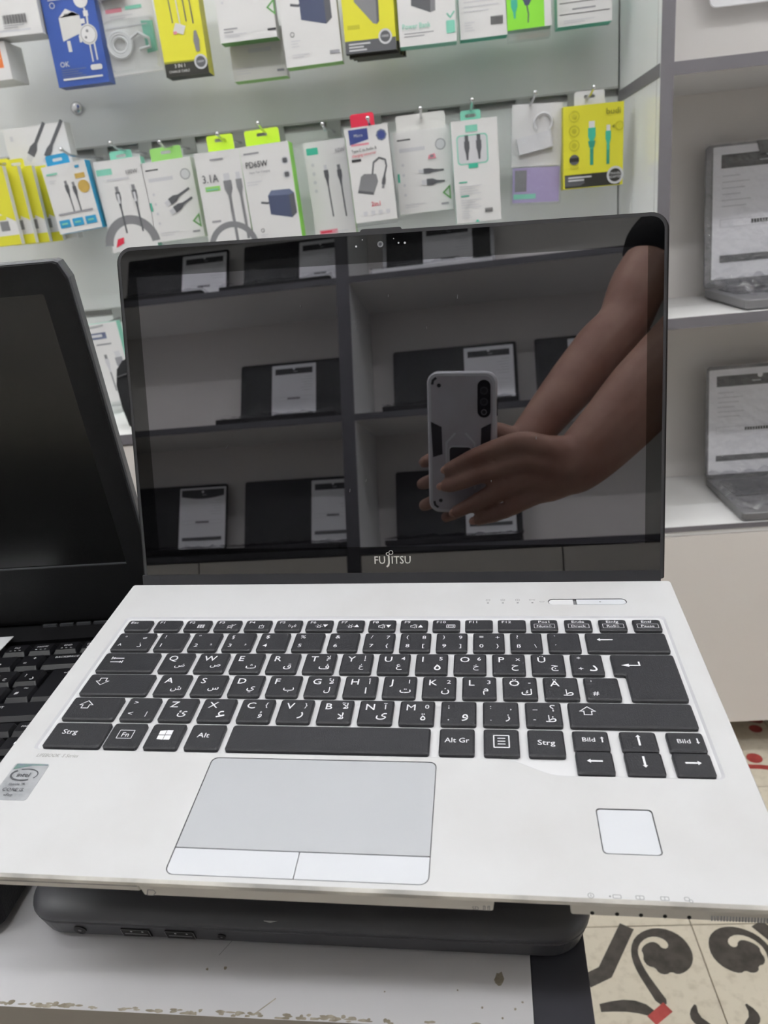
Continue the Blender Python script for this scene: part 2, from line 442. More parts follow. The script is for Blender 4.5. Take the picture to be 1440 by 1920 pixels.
sbox('joint_line', XD0 - 0.0006, YF + 0.021, ZF + 0.08, XD0 - 0.0001, YF + 0.023, 1.4, 'groove', parent=side)
s2 = sbox('side_panel', XR, YF + 0.002, ZF + 0.08, XR + 0.018, Y1 - 0.002, 1.4, 'panelwhite')
sbox('edge_band', XR - 0.0004, YF, ZF + 0.08, XR + 0.0184, YF + 0.0019, 1.4, 'edgegrey', parent=s2)
sbox('back_panel', XD1 + 0.0005, YS + 0.004, ZF + 0.08, XR - 0.0005, YS + 0.014, 1.4, 'shelfback')
for z, dk in ((1.115, 0), (0.749, 0), (0.383, 0), (0.016, 0), (-0.349, 1)):
    th = 0.0175 if not dk else 0.009
    s = sbox('shelf', XD1 + 0.0005, YF + 0.002, z - 0.0175, XR - 0.0005, YS + 0.0035, z, 'shelfwhite')
    sbox('edge_band', XD1 + 0.0005, YF, z - th, XR - 0.0005, YF + 0.0019, z, 'edgegrey', parent=s)
for k in range(2):
    x = XD1 + 0.002 + 0.471 * k
    sbox('door', x, YF + 0.001, -0.766, x + 0.468, YF + 0.017, -0.368, 'doorbeige')
sbox('bottom', XD1 + 0.0005, YF + 0.02, -0.766, XR - 0.0005, YS, -0.75, 'shelfback')
for x in (0.45, 1.3):
    for y in (YF + 0.05, YS - 0.05):
        mb = MB(); mb.tube([(x - XD0, y - YF, 0), (x - XD0, y - YF, 0.084)], 0.02, 'edgedark', 12); mb.build('foot', su, (0, 0, 0))
# placard hanging on the upper shelf's back
pl = thing('placard', 'white rounded placard on the back of the upper grey-edged shelf', 'sign', (0.53, 1.13, 0.49))
mb = MB(MM, Matrix.Rotation(math.pi/2, 4, 'X')); mb.prism(rrect(0, 0, 210, 140, 12), 0, 4, 'paper'); mb.build('board', pl, (0, 0, 0))
mb = MB(MM, Matrix.Rotation(math.pi/2, 4, 'X')); mb.prism(rrect(70, 60, 140, 90, 6), -20, 0, 'pgrey'); mb.build('bracket', pl, (0, 0, 0))

# opposite shelf unit (it shows in the dark screen)
YO = -1.6
ou = thing('shelf_unit', 'wide white shelf unit with dark edges reflected in the black screen', 'shelf', (-0.39, YO, ZF))
def obox(name, x0, y0, z0, x1, y1, z1, m, faces=None, parent=None):
    return MB().box(x0 + 0.39, y0 - YO, z0 - ZF, x1 + 0.39, y1 - YO, z1 - ZF, m, faces).build(name, parent or ou, (0, 0, 0))
YOB = -1.90
ZT = 1.7
for xa, xb in ((-1.29, -1.272), (-0.409, -0.391), (-0.3905, -0.3725), (0.70, 0.718), (1.5, 1.518)):
    s = obox('side_panel', xa, YOB, ZF + 0.02, xb, YO - 0.002, ZT, 'panelwhite')
    obox('edge_band', xa - 0.0002, YO - 0.0019, ZF + 0.02, xb + 0.0002, YO, ZT, 'edgedark', parent=s)
BAYS = [(-1.272, -0.409), (-0.3725, 0.70), (0.718, 1.5)]
OZ = [0.052, 0.42, 0.806, 1.19, 1.57]
for xa, xb in BAYS:
    obox('back_panel', xa + 0.0005, YOB, ZF + 0.02, xb - 0.0005, YOB + 0.01, ZT, 'shelfback')
    for z in OZ:
        s = obox('shelf', xa + 0.0005, YOB + 0.0105, z - 0.018, xb - 0.0005, YO - 0.002, z, 'shelfwhite')
        obox('edge_band', xa + 0.0005, YO - 0.0019, z - 0.0185, xb - 0.0005, YO, z + 0.0002, 'edgedark', parent=s)
    h = (xb - xa) / 2
    for k in range(2):
        obox('door', xa + h * k + 0.002, YO - 0.018, ZF + 0.06, xa + h * (k + 1) - 0.002, YO - 0.001, 0.03, 'doorbeige')
    obox('plinth', xa + 0.01, YOB + 0.02, ZF, xb - 0.01, YO - 0.04, ZF + 0.055, 'edgedark')

# display table: white top, dark side board, worn front edge
TZ = -0.0923; TY = rotz(-3.6)
tb = thing('display_table', 'white display table with dark side board and chipped front edge', 'table', (0.058, -0.2130, TZ), TY)
MB().box(-0.95, 0, -0.018, 0.0, 0.46, 0, 'tabletop', {'-y': 'rail'}).build('tabletop', tb, (0, 0, 0))
MB().box(0.0003, -0.004, TZ * 0 - (TZ - ZF), 0.0233, 0.46, 0.0, 'tabledark').build('side_board', tb, (0, 0, 0))
MB().box(-0.973, -0.004, -(TZ - ZF), -0.9503, 0.46, 0.0, 'tabledark').build('side_board', tb, (0, 0, 0))
MB().box(-0.95, 0.002, -0.075, 0.0, 0.02, -0.0185, 'rail').build('front_rail', tb, (0, 0, 0))
MB().box(-0.95, 0.44, -(TZ - ZF), 0.0, 0.458, -0.0185, 'tabledark').build('back_board', tb, (0, 0, 0))
mb = MB(MM)
random.seed(3)
def chipshape(cx, cy, rx, ry, n=11):
    return [(cx + rx * (0.65 + 0.5 * random.random()) * math.cos(2*math.pi*k/n), max(0.2, cy + ry * (0.65 + 0.5 * random.random()) * math.sin(2*math.pi*k/n))) for k in range(n)]
for cx, rx in ((-212, 16), (-197, 9), (-182, 3), (-165, 5), (-155, 3), (-147, 3.5), (-138, 6), (-127, 2), (-119, 6), (-111, 3), (-98, 4), (-88, 6), (-78, 6), (-68, 5), (-58, 3), (-40, 2), (-22, 2)):
    for q in range(max(2, int(rx * 1.2))): mb.flat(chipshape(cx + random.uniform(-rx, rx), random.uniform(.5, 2.4), random.uniform(.8, 2.6), random.uniform(.35, 1.1), 8), 'chip', 0.05 + .002 * q)
mb.flat(chipshape(-13, 22, 2.2, 3.2), 'chip', 0.05)
for cx, cy, r in ((-131, 22, 0.9), (-139, 21, 0.7), (-20, 9, .5), (-7, 9, .6), (-12, 5, .5), (-4, 12, .5), (-60, 14, .4), (-210, 40, .7), (-30, 16, .4)):
    mb.flat(chipshape(cx, cy, r, r), 'chip', 0.06)
mb.line([(-112, 2), (-108, 6), (-105, 9)], 0.5, 'chip', z=0.07); mb.line([(-136, 28), (-132, 36), (-130, 43)], 0.25, 'inkgrey', z=0.07)
tag(mb.build('worn_spots', tb, (0, 0, 0)), kind='stuff')

# ------------------------------------------------------------------ the white laptop (its own axes, millimetres: x right, y back, z up)
FJ = thing('laptop', 'open white laptop with black keys and dark mirror-like touchscreen', 'laptop', (0, 0, 0), QT)
W2 = 163.7; D = 213.0
well = [(-152.4, -38.5), (-152.4, -144.0)]
def wellout(i):
    """keyboard recess outline, counter-clockwise, with the dropped right front corner"""
    x0, x1, yt = -152.4 + i, 152.6 - i, -36.3 - i
    p = []
    for k in range(5): a = R_(180 + 90 * k / 4); p.append((x0 + 2.5 + 2.5*math.cos(a), -145.8 + i + 2.5 + 2.5*math.sin(a)))
    for k in range(13):
        t = k / 12; s = t*t*(3 - 2*t); p.append((62 + 26*t, -145.8 + i - 9.0 * s))
    for k in range(5): a = R_(270 + 90 * k / 4); p.append((x1 - 2.5 + 2.5*math.cos(a), -154.8 + i + 2.5 + 2.5*math.sin(a)))
    for k in range(5): a = R_(90 * k / 4); p.append((x1 - 2.5 + 2.5*math.cos(a), yt - 2.5 + 2.5*math.sin(a)))
    for k in range(5): a = R_(90 + 90 * k / 4); p.append((x0 + 2.5 + 2.5*math.cos(a), yt - 2.5 + 2.5*math.sin(a)))
    return p
outer = rrect(-W2, -D, W2, 0, (5, 5, 1.2, 1.2), 5)
inner = rrect(-W2 + 0.6, -D + 1.1, W2 - 0.6, -0.4, (5, 5, 1.2, 1.2), 5)
padh = rrect(-64.6, -209.6, 35.5, -148.4, (3.5, 3.5, 3, 3), 5)
fph = rrect(98.7, -193.1, 120.2, -171.5, 1.6, 4)
pwh = rrect(92.3, -25.0, 135.5, -18.9, 3.0, 6)
mb = MB(MM)
mb.plate(inner, [wellout(0), padh, fph, pwh], 0, 'lap_white')
n = len(outer)
# chamfered rim: the worn metal shows along the front edge
for j in range(n):
    k = (j + 1) % n
    a, b, c, d = outer[j], outer[k], inner[k], inner[j]
    m = 'worn' if (a[1] < -D + 0.5 and b[1] < -D + 0.5) else 'lap_white'
    mb.add([(a[0], a[1], -0.9), (b[0], b[1], -0.9), (c[0], c[1], 0), (d[0], d[1], 0)], [(0, 1, 2, 3)], m)
mb.wall(outer, -2.6, -0.9, 'worn'); mb.plate(outer, [], -2.6, 'lip', False)
for hl, dz in ((padh, -0.9), (fph, -0.8), (pwh, -1.2)):
    mb.wall(hl, dz, 0, 'seam', True); mb.plate(hl, [], dz, 'seam')
a, b = wellout(0), wellout(1.1)
mb.add([(x, y, 0) for x, y in a] + [(x, y, -0.9) for x, y in b], [(j, (j+1) % len(a), len(a) + (j+1) % len(a), len(a) + j) for j in range(len(a))], 'inklight')
mb.plate(b, [], -0.9, 'lap_white2')
mb.build('palm_rest', FJ, (0, 0, 0))
# lower housing and front lips
mb = MB(MM)
mb.loft([[(x, y, -16.0) for x, y in rrect(-158, -190, 158, -6, 8)], [(x, y, -12.0) for x, y in rrect(-161, -203, 161, -2, 6)], [(x, y, -2.6) for x, y in rrect(-163, -206, 163, -0.6, 4)]], 'lip')
mb.build('lower_housing', FJ, (0, 0, 0))
for x0, x1, dz, dy in ((-163.2, -74, -7.4, 0.5), (-74, 58.8, -9.0, 0.1), (85, 163.2, -8.8, 0.1)):
    mb = MB(MM)
    mb.loft([[(x, y, dz) for x, y in rrect(x0 + 0.5, -D + 1.2 + dy, x1 - 0.5, -204, 0.8, 3)], [(x, y, -2.61) for x, y in rrect(x0, -D + dy, x1, -204, 0.8, 3)]], 'lip')
    if x0 < -100: mb.box(-163, -D + 0.2, -3.3, -74.5, -D + 0.9, -2.7, 'seam')
    fr = Matrix.Translation((0, (-D - 0.35) * MM, -5.2 * MM)) @ Matrix.Rotation(R_(75), 4, 'X')
    d = MB(MM, fr)
    if x0 == -74:
        d.line([(-70.5, -1), (-68, -1), (-67, 0.2), (-67.6, 1.2), (-70, 1.2), (-70.5, -1)], 0.35, 'seam', z=0.5)
        d.text('SD', 52, -0.9, 1.5, 'seam', z=0.5); d.line([(54.8, -0.9), (55.4, -0.9), (55.4, 0.8), (54.8, 0.8)], 0.25, 'seam', True, 0.5); d.line([(56.4, -0.9), (57, -0.9), (57, 0.8), (56.4, 0.8)], 0.25, 'seam', True, 0.5)
    if x0 == 85:
        for x in (92.4, 100.8, 108.8, 116.8, 124.8): d.flat(circ(x, 0, 0.75, 10), 'black', 0.5)
        for k in range(26): d.flat([(132 + k*1.0, -1), (132.5 + k*1.0, -1), (132.5 + k*1.0, 1), (132 + k*1.0, 1)], 'seam', 0.4)
    lip = mb.build('front_lip', FJ, (0, 0, 0))
    if d.v: tag(d.build('markings', lip, (0, 0, 0)), kind='stuff')
# touchpad, buttons, fingerprint reader, power key
mb = MB(MM); mb.prism(rrect(-64.2, -196.9, 35.1, -148.8, (0.2, 0.2, 2.8, 2.8), 5), -0.8, -0.12, 'pad'); mb.build('touchpad', FJ, (0, 0, 0))
mb = MB(MM); mb.prism(rrect(-64.2, -209.2, -14.85, -197.4, (3.2, 0.2, 0.2, 0.2), 5), -0.8, -0.1, 'pad_btn'); mb.build('touchpad_button', FJ, (0, 0, 0))
mb = MB(MM); mb.prism(rrect(-14.45, -209.2, 35.1, -197.4, (0.2, 3.2, 0.2, 0.2), 5), -0.8, -0.1, 'pad_btn'); mb.build('touchpad_button', FJ, (0, 0, 0))
mb = MB(MM); mb.prism(rrect(99.2, -192.6, 119.7, -172.0, 1.4, 4), -0.7, -0.15, 'pad_btn'); mb.build('sensor_plate', FJ, (0, 0, 0))
mb = MB(MM); mb.prism(rrect(92.8, -24.5, 106.2, -19.4, (2.4, 0.2, 0.2, 2.4), 6), -1.1, -0.3, 'lap_white2'); mb.build('eco_button', FJ, (0, 0, 0))
mb = MB(MM); mb.prism(rrect(108.2, -24.5, 135.0, -19.4, (0.2, 2.4, 2.4, 0.2), 6), -1.1, -0.2, 'pad_btn'); mb.flat(circ(121, -22, 0.5, 8), 'seam', -0.15); mb.build('power_button', FJ, (0, 0, 0))
mb = MB(MM)
for i, x in enumerate((58.7, 67.1, 75.4, 83.6)):
    mb.flat(rrect(x - 0.6, -23.2, x + 0.6, -22.5, 0.3, 3), 'darkprint', 0.05)
    if i < 3:
        mb.line(rrect(x - 1.1, -20.8, x + 1.1, -18.9, 0.7, 3), 0.22, 'seam', True, 0.05); mb.text('1A9'[i], x, -20.4, 1.0, 'seam', z=0.06)
    else:
        mb.flat(circ(x, -19.8, 0.3, 8), 'seam', 0.05)
        for s in (-1, 1): mb.line([(x + s*1.1 + 0.55*math.cos(R_(q)), -19.8 + 0.55*math.sin(R_(q))) for q in range(0, 361, 45)], 0.2, 'seam', z=0.05)
mb.line(rrect(87.7, -22.3, 90.2, -21.4, 0.3, 3), 0.2, 'seam', True, 0.05)
mb.text('LIFEBOOK  S Series', -148.0, -150.5, 2.15, 'grey_txt', 'l', 0.05, 0.83, 0.25)
for i, x in enumerate((92.1, 100.8, 108.5, 116.8, 124.7)):
    y = -210.9
    if i == 0: mb.line(circ(x, y, 1.0, 14), 0.22, 'seam', True, 0.05); mb.line([(x, y - .5), (x, y + .5)], 0.25, 'seam', z=0.05)
    elif i < 4:
        mb.line(rrect(x - 1.2, y - 0.7, x + 1.5, y + 0.7, 0.3, 3), 0.22, 'seam', True, 0.05)
        if i == 1: mb.flat(circ(x - 2.2, y, 0.35, 8), 'seam', 0.05)
        else: mb.line([(x + .1, y - .7), (x + .1, y + .7)], 0.2, 'seam', z=0.06)
    else:
        mb.line(rrect(x - 1.2, y - 0.5, x + 0.4, y + 0.9, 0.5, 3), 0.22, 'seam', True, 0.05); mb.line(circ(x + 0.8, y - 0.6, 0.6, 10), 0.2, 'seam', True, 0.05)
tag(mb.build('printed_markings', FJ, (0, 0, 0)), kind='stuff')
# badge sticker
mb = MB(MM); mb.prism(rrect(-155.2, -176.4, -138.6, -154.9, 1.4, 4), 0.005, 0.1, 'sticker'); st = mb.build('badge_sticker', FJ, (0, 0, 0))
mb = MB(MM); mb.z = 0.12
mb.flat([(-154.6, -158.8), (-150, -157.4), (-146, -156.2), (-139.2, -156.0), (-139.2, -155.4), (-154.2, -155.4)], 'holo')
cx, cy = -147.3, -161.8
ell = lambda a, rx=6.2, ry=3.4: (cx + rx*math.cos(R_(a)), cy + ry*math.sin(R_(a)))
mb.line([ell(a) for a in range(118, -40, -8)], 0.55, 'darkprint'); mb.line([ell(a) for a in range(135, 305, 8)], 0.8, 'darkprint')
mb.text('intel', cx - 0.2, cy - 1.4, 2.7, 'darkprint', sx=0.95); mb.text('inside™', cx - 0.4, -168.2, 1.5, 'darkprint', sx=1.1)
mb.text('CORE i5', cx - 0.3, -171.6, 1.8, 'darkprint', sx=1.1); mb.text('vPro', cx - 0.8, -174.5, 1.5, 'darkprint', sx=1.1)
mb.build('lettering', st, (0, 0, 0))

# keys
KT = 1.25
def keyshape(pts):
    mb = MB(MM)
    o = rpoly(pts, 1.5); i_ = rpoly(pts, 1.3, 0.75)
    mb.prism(o, -0.75, KT, 'key', 0.55, inner=i_)
    return mb
KM = {}
def key(x0, y0, x1, y1, leg=None, pts=None):
    if pts is None:
        w, h = round(x1 - x0, 1), round(y1 - y0, 1)
        if (w, h) not in KM: KM[(w, h)] = keyshape([(0, 0), (w, 0), (w, h), (0, h)]).mesh('key')
        me = KM[(w, h)]
    else: me = keyshape([(a - x0, b - y0) for a, b in pts]).mesh('key')
    o = bpy.data.objects.new('key', me); COL.objects.link(o); o.parent = FJ; o.location = (x0 * MM, y0 * MM, 0)
    if leg:
        mb = MB(MM); mb.z = KT + 0.02; leg(mb, x1 - x0, y1 - y0)
        if mb.v: mb.build('legend', o, (0, 0, 0))
    return o
LG = 'legend'
def arrow(mb, x, y, dx, dy, L, w=0.7, hd=1.4):
    d = Vector((dx, dy)); n_ = Vector((-dy, dx)); c = Vector((x, y)); t = c + d * L / 2; b = c - d * L / 2; hb = t - d * hd * 1.3
    mb.line([tuple(b), tuple(hb)], w, LG); mb.flat([tuple(t), tuple(hb + n_ * hd), tuple(hb - n_ * hd)] if (Vector((n_.x, n_.y)).cross(Vector((dx, dy))) if False else True) else [], LG)
def letters(main=None, ar=None, tr=None, br=None, bl=None, tl=None):
    def f(mb, w, h):
        if main: mb.text(main, 3.2, h - 7.2, 4.4, LG, 'l', sx=1.08)
        if tl: mb.text(tl, 3.3, h - 5.4, 2.9, LG, 'l', sx=1.1)
        if bl: mb.text(bl, 3.3, 2.9, 3.0, LG, 'l', sx=1.15)
        if tr: (mb.text(tr, w - 3.6, h - 6.0, 2.9, LG, sx=1.1) if ord(tr[0]) < 0x600 else mb.textbox(tr, w - 4.0, h - 4.6, 4.4, LG, w=4.4))
        if br: mb.text(br, w - 3.7, 2.9, 2.9, LG, sx=1.1)
        if ar: mb.textbox(ar, w - 5.2, 4.6, 4.6, LG, w=5.4)
    return f
def word(s, x=3.0, y=None, size=2.6, al='l', sx=1.08):
    return lambda mb, w, h: mb.text(s, x if al == 'l' else w / 2, (h - 3.3) if y is None else y, size, LG, al, sx=sx)
# function row
fx = lambda i: -148.2 + 17.66 * i
def fkey(i):
    def f(mb, w, h):
        mb.text('Esc' if i == 0 else 'F%d' % i, 2.2, h - 3.7, 2.1, LG, 'l', sx=1.25)
        cx, cy = w - 5, 3.4
        if i == 2:
            for a in range(3): mb.line([(cx - 2, cy - 1.2 + a * 1.2), (cx + 2, cy - 1.2 + a * 1.2)], 0.5, LG)
            for a in range(3): mb.line([(cx - 1.6 + 1.6*a, cy - 1.4), (cx - 1.6 + 1.6*a, cy + 1.4)], 0.4, LG)
        elif i in (3, 8, 9):
            x = cx if i == 3 else cx - 2.4
            mb.line([(x - 1.8, cy - .8), (x - .8, cy - .8), (x + .6, cy - 1.8), (x + .6, cy + 1.8), (x - .8, cy + .8), (x - 1.8, cy + .8)], 0.3, LG, True)
            if i == 3: mb.line([(x - 2, cy - 2), (x + 2.4, cy + 2)], 0.35, LG)
            else: mb.line([(x + 1.4, cy - 1.6), (x + 1.4, cy + 1.6)], 0.35, LG)
        elif i == 4:
            mb.line([(cx - 1.2, cy + .8), (cx - 1.2, cy - 1.6), (cx + 1.2, cy - 1.6), (cx + 1.2, cy + .8)], 0.35, LG, True); mb.line([(cx, cy), (cx, cy + 1.8)], 0.35, LG)
        elif i == 5:
            mb.line([(cx, cy - 1.6), (cx, cy + .6)], 0.4, LG)
            for r in (1.1, 2.0):
                for s in (1, -1): mb.line([(cx + s*r*math.cos(R_(q)), cy + .4 + r*math.sin(R_(q))) for q in (-40, -20, 0, 20, 40)], 0.3, LG)
        elif i in (6, 7):
            x = cx - 2.4; mb.line(circ(x, cy, 0.9, 10), 0.35, LG, True)
            for q in range(0, 360, 60): mb.line([(x + 1.3*math.cos(R_(q)), cy + 1.3*math.sin(R_(q))), (x + 2*math.cos(R_(q)), cy + 2*math.sin(R_(q)))], 0.3, LG)
        elif i == 10:
            mb.line(rrect(cx - 2.2, cy - 1.4, cx + 2.2, cy + 1.4, .3, 2), 0.35, LG, True); mb.line(rrect(cx - 1.4, cy - .7, cx + 1.4, cy + .7, .2, 2), 0.3, LG, True)
        if i in (6, 8): mb.flat([(cx + 2.6, cy + 1.2), (cx - .2, cy + 1.2), (cx + 1.2, cy - 1.4)], LG)
        if i in (7, 9): mb.flat([(cx - .2, cy - 1.3), (cx + 2.6, cy - 1.3), (cx + 1.2, cy + 1.3)], LG)
    return f
for i in range(13): key(fx(i), -51.5, fx(i) + 15.0, -41.3, fkey(i))
for (x, a, b) in ((81.2, 'Pos1', 'Num⇩'), (99.1, 'Ende', 'Druck'), (117.0, 'Einfg', 'Roll⇩'), (134.7, 'Entf', 'Pause')):
    def f(mb, w, h, a=a, b=b):
        mb.text(a, w/2, h - 3.6, 2.1, LG, sx=1.2); mb.text(b, w/2, 2.6, 2.0, LG, sx=1.1); mb.line(rrect(1.8, 1.7, w - 1.8, 5.3, .2, 2), 0.22, LG, True)
    key(x, -51.5, x + 14.3, -41.3, f)
KH = 16.4; P = 19.33
# digits
ry = -70.3
def grave(mb, w, h): mb.text('°', 5.0, h - 6.4, 3.0, LG); mb.text('^', 3.3, 2.5, 3.4, LG, 'l'); mb.textbox('ذ', w - 6, 4.4, 3.8, LG, w=4.5); mb.textbox('ّ', w - 5.2, 10.8, 1.6, LG)
key(-148.2, ry, -126.4, ry + KH, grave)
DIG = [('!', '1', None, None), ('"', '2', None, '²'), ('§', '3', None, '³'), ('$', '4', None, None), ('%', '5', None, None), ('&', '6', None, None), ('/', '7', '7', '{'), ('(', '8', '8', '['), (')', '9', '9', ']'), ('=', '0', '+', '}'), ('?', 'ß', None, '\\'), ('`', '´', None, None)]
for i, (a, b, c, d) in enumerate(DIG):
    x = -123.5 + P * i; key(x, ry, x + 16.4, ry + KH, letters(tl=a, bl=b, tr=c, br=d))
key(108.5, ry, 149.0, ry + KH, lambda mb, w, h: arrow(mb, 9.5, h - 6.4, -1, 0, 8, 0.8, 1.3))
# Q row
ry = -88.95
def tabk(mb, w, h):
    for s, y in ((-1, h - 5.4), (1, h - 8.8)):
        arrow(mb, 9.0, y, s, 0, 6.5, 0.7, 0.9); mb.line([(9 + s*3.5, y - 1.1), (9 + s*3.5, y + 1.1)], 0.5, LG)
key(-148.2, ry, -116.9, ry + KH, tabk)
QR = [('Q', 'ض', None), ('W', 'ص', None), ('E', 'ث', None), ('R', 'ق', None), ('T', 'ف', 'ﻹ'), ('Y', 'غ', 'إ'), ('U', 'ع', '4'), ('I', 'ه', '5'), ('O', 'خ', '6'), ('P', 'ح', 'x'), ('Ü', 'ج', None)]
for i, (a, b, c) in enumerate(QR):
    x = -113.8 + P * i; key(x, ry, x + 16.4, ry + KH, letters(main=a, ar=b, tr=c))
x = -113.8 + P * 11; key(x, ry, x + 15.6, ry + KH, letters(tl='*', bl='+', ar='د'))
ent = [(118.6, -88.8), (123.9, -88.8), (123.9, -107.6), (149.2, -107.6), (149.2, -72.6), (118.6, -72.6)]
def entl(mb, w, h): mb.line([(13, 28.8), (13, 25.8), (7.5, 25.8)], 0.8, LG); mb.flat([(4.2, 25.8), (8, 24.6), (8, 27.0)], LG)
key(118.6, -107.6, 149.2, -72.6, entl, ent)
# A row
ry = -107.55
def outl(mb, w, h, up=True, cx=8.6, cy=10.2):
    s = 1 if up else -1
    p = [(0, 3), (3.4, 0), (1.7, 0), (1.7, -2.4), (-1.7, -2.4), (-1.7, 0), (-3.4, 0)]
    mb.line([(cx + a, cy + s * b) for a, b in p], 0.45, LG, True)
key(-148.2, ry, -112.5, ry + KH, lambda mb, w, h: outl(mb, w, h, False))
AR = [('A', 'ش', None), ('S', 'س', None), ('D', 'ي', None), ('F', 'ب', None), ('G', 'ل', 'ﻷ'), ('H', 'ا', 'أ'), ('J', 'ت', '1'), ('K', 'ن', '2'), ('L', 'م', '3'), ('Ö', 'ك', '-'), ('Ä', 'ط', None)]
for i, (a, b, c) in enumerate(AR):
    x = -109.15 + P * i; key(x, ry, x + 16.4, ry + KH, letters(main=a, ar=b, tr=c))
x = 103.3; key(x, ry, x + 16.2, ry + KH, letters(tl="'", bl='#'))
# Z row
ry = -126.1
key(-148.2, ry, -121.7, ry + KH, outl)
ZR = [(None, None, None, '>', '<', '|'), ('Z', 'ئ', None, None, None, None), ('X', 'ء', None, None, None, None), ('C', 'ؤ', '{', None, None, None), ('V', 'ر', '}', None, None, None), ('B', 'ﻻ', 'ﻵ', None, None, None), ('N', 'ى', 'آ', None, None, None), ('M', 'ة', '0', None, None, None), (None, 'و', None, ';', ',', None), (None, 'ز', ',', ':', '.', None), (None, 'ظ', '؟', '_', '-', None)]
for i, (a, b, c, d, e, g) in enumerate(ZR):
    x = -118.7 + P * i; key(x, ry, x + 16.4, ry + KH, letters(main=a, ar=b, tr=c, tl=d, bl=e, br=g))
key(94.0, ry, 149.0, ry + KH, outl)
# bottom row
ry = -144.8
key(-148.2, ry, -120.2, ry + KH, word('Strg', 6, 8.2, 3.2))
def fn(mb, w, h): mb.text('Fn', w/2, 7.0, 3.0, LG); mb.line(rrect(w/2 - 3.6, 5.8, w/2 + 3.6, 11.2, .2, 2), 0.3, LG, True)
key(-118.6, ry, -102.2, ry + KH, fn)
def win(mb, w, h):
    for a, b in ((0, 0), (1, 0), (0, 1), (1, 1)):
        x0 = w/2 - 3.2 + a * 3.3; y0 = 5.4 + b * 3.2; k = 0.35 if a == 0 else 0
        mb.flat([(x0, y0 + k*(1-b)), (x0 + 3.0, y0), (x0 + 3.0, y0 + 2.9), (x0, y0 + 2.9 - k*b)], LG)
key(-99.2, ry, -83.0, ry + KH, win)
key(-79.8, ry, -63.5, ry + KH, word('Alt', 4.2, 7.4, 3.2))
key(-60.3, ry, 31.9, ry + KH)
key(36.0, ry, 51.6, ry + KH, word('Alt Gr', 0, 7.2, 3.0, 'c', 1.0))
def menu(mb, w, h):
    mb.line(rrect(w/2 - 3.3, 4.6, w/2 + 3.3, 12.0, .2, 2), 0.5, LG, True)
    for k in range(3): mb.line([(w/2 - 1.7, 6.6 + 1.7*k), (w/2 + 1.7, 6.6 + 1.7*k)], 0.5, LG)
key(55.5, ry, 71.0, ry + KH, menu)
key(74.7, ry, 90.4, ry + KH, word('Strg', 0, 6.6, 3.2, 'c'))
for x, a, b in ((94.1, 'Bild↑', (-1, 0)), (114.2, None, None), (133.8, 'Bild↓', (1, 0))):
    x1 = x + 15.3
    if a:
        key(x, -140.6, x1, -128.6, lambda mb, w, h, a=a: (mb.text(a[:4], w/2 - 1, 5.0, 2.6, LG, sx=1.1), arrow(mb, w/2 + 4.7, 6.3, 0, 1 if a[4] == '↑' else -1, 3.4, .6, .8)))
        key(x, -154.4, x1, -141.2, lambda mb, w, h, b=b: arrow(mb, w/2, 7.2, b[0], b[1], 6.5, 0.9, 1.2))
    else:
        key(x, -140.6, x1, -128.6, lambda mb, w, h: arrow(mb, w/2, 6.4, 0, 1, 6.5, 0.9, 1.1))
        key(x, -154.4, x1, -141.2, lambda mb, w, h: arrow(mb, w/2, 7.2, 0, -1, 6.5, 0.9, 1.1))

# lid: local x right, y up along the lid, z towards the viewer
LA = 17.28
LF = Matrix.Translation((0, 0.00028, -0.00009)) @ Matrix(((1, 0, 0, 0), (0, math.sin(R_(LA)), -math.cos(R_(LA)), 0), (0, math.cos(R_(LA)), math.sin(R_(LA)), 0), (0, 0, 0, 1)))
lx0, lx1, ltop = -155.3, 159.3, 204.6
mb = MB(MM, LF)
o1 = rrect(lx0 - 1.4, 1.0, lx1 + 1.2, ltop + 0.6, (1, 1, 9.5, 9.5), 8); o2 = rrect(lx0 + 1, 1.0, lx1 - 1, ltop - 1.5, (1, 1, 9, 9), 8)
mb.loft([[(x, y, -6.5) for x, y in o2], [(x, y, -4.2) for x, y in o1], [(x, y, -1.6) for x, y in o1]], 'shell', smooth=False)
lid = mb.build('lid', FJ, (0, 0, 0))
mb = MB(MM, LF)
ro = rrect(lx0, 1.2, lx1, ltop, (0.8, 0.8, 8.5, 8.5), 8); gi = rrect(lx0 + 1.5, 6.4, lx1 - 1.5, ltop - 1.7, (0.3, 0.3, 7.2, 7.2), 8)
mb.plate(ro, [gi], 0.12, 'rim'); mb.wall(ro, -1.7, 0.12, 'rim'); mb.wall(gi, -0.2, 0.12, 'black', True)
mb.box(lx0 + 1.0, -2.0, -3, lx1 - 1.0, 6.3, 0.2, 'hinge')
mb.build('bezel_frame', lid, (0, 0, 0))
ax0, ax1, ay0, ay1 = 2.29 - 146.9, 2.29 + 146.9, 22.33, 187.53
act = rrect(ax0, ay0, ax1, ay1, 0.2, 1)
mb = MB(MM, LF); mb.plate(gi, [act], 0.0, 'glassborder'); mb.build('glass_border', lid, (0, 0, 0))
mb = MB(MM, LF); mb.plate(act, [], 0.0, 'screen'); mb.build('touchscreen', lid, (0, 0, 0))
mb = MB(MM, LF); mb.prism(circ(2.1, 197.4, 1.75, 20), 0.0, 0.06, 'pgrey'); mb.prism(circ(2.1, 197.4, 0.9, 14), 0.06, 0.1, 'darkprint')
for x, y, r in ((12.5, 197.5, 0.5), (16.1, 197.3, 0.65), (-11.8, 197.0, 0.55), (-8.1, 200.4, 0.3), (9.8, 200.0, 0.3)): mb.prism(circ(x, y, r, 10), 0.0, 0.06, 'plug')
mb.build('webcam', lid, (0, 0, 0))
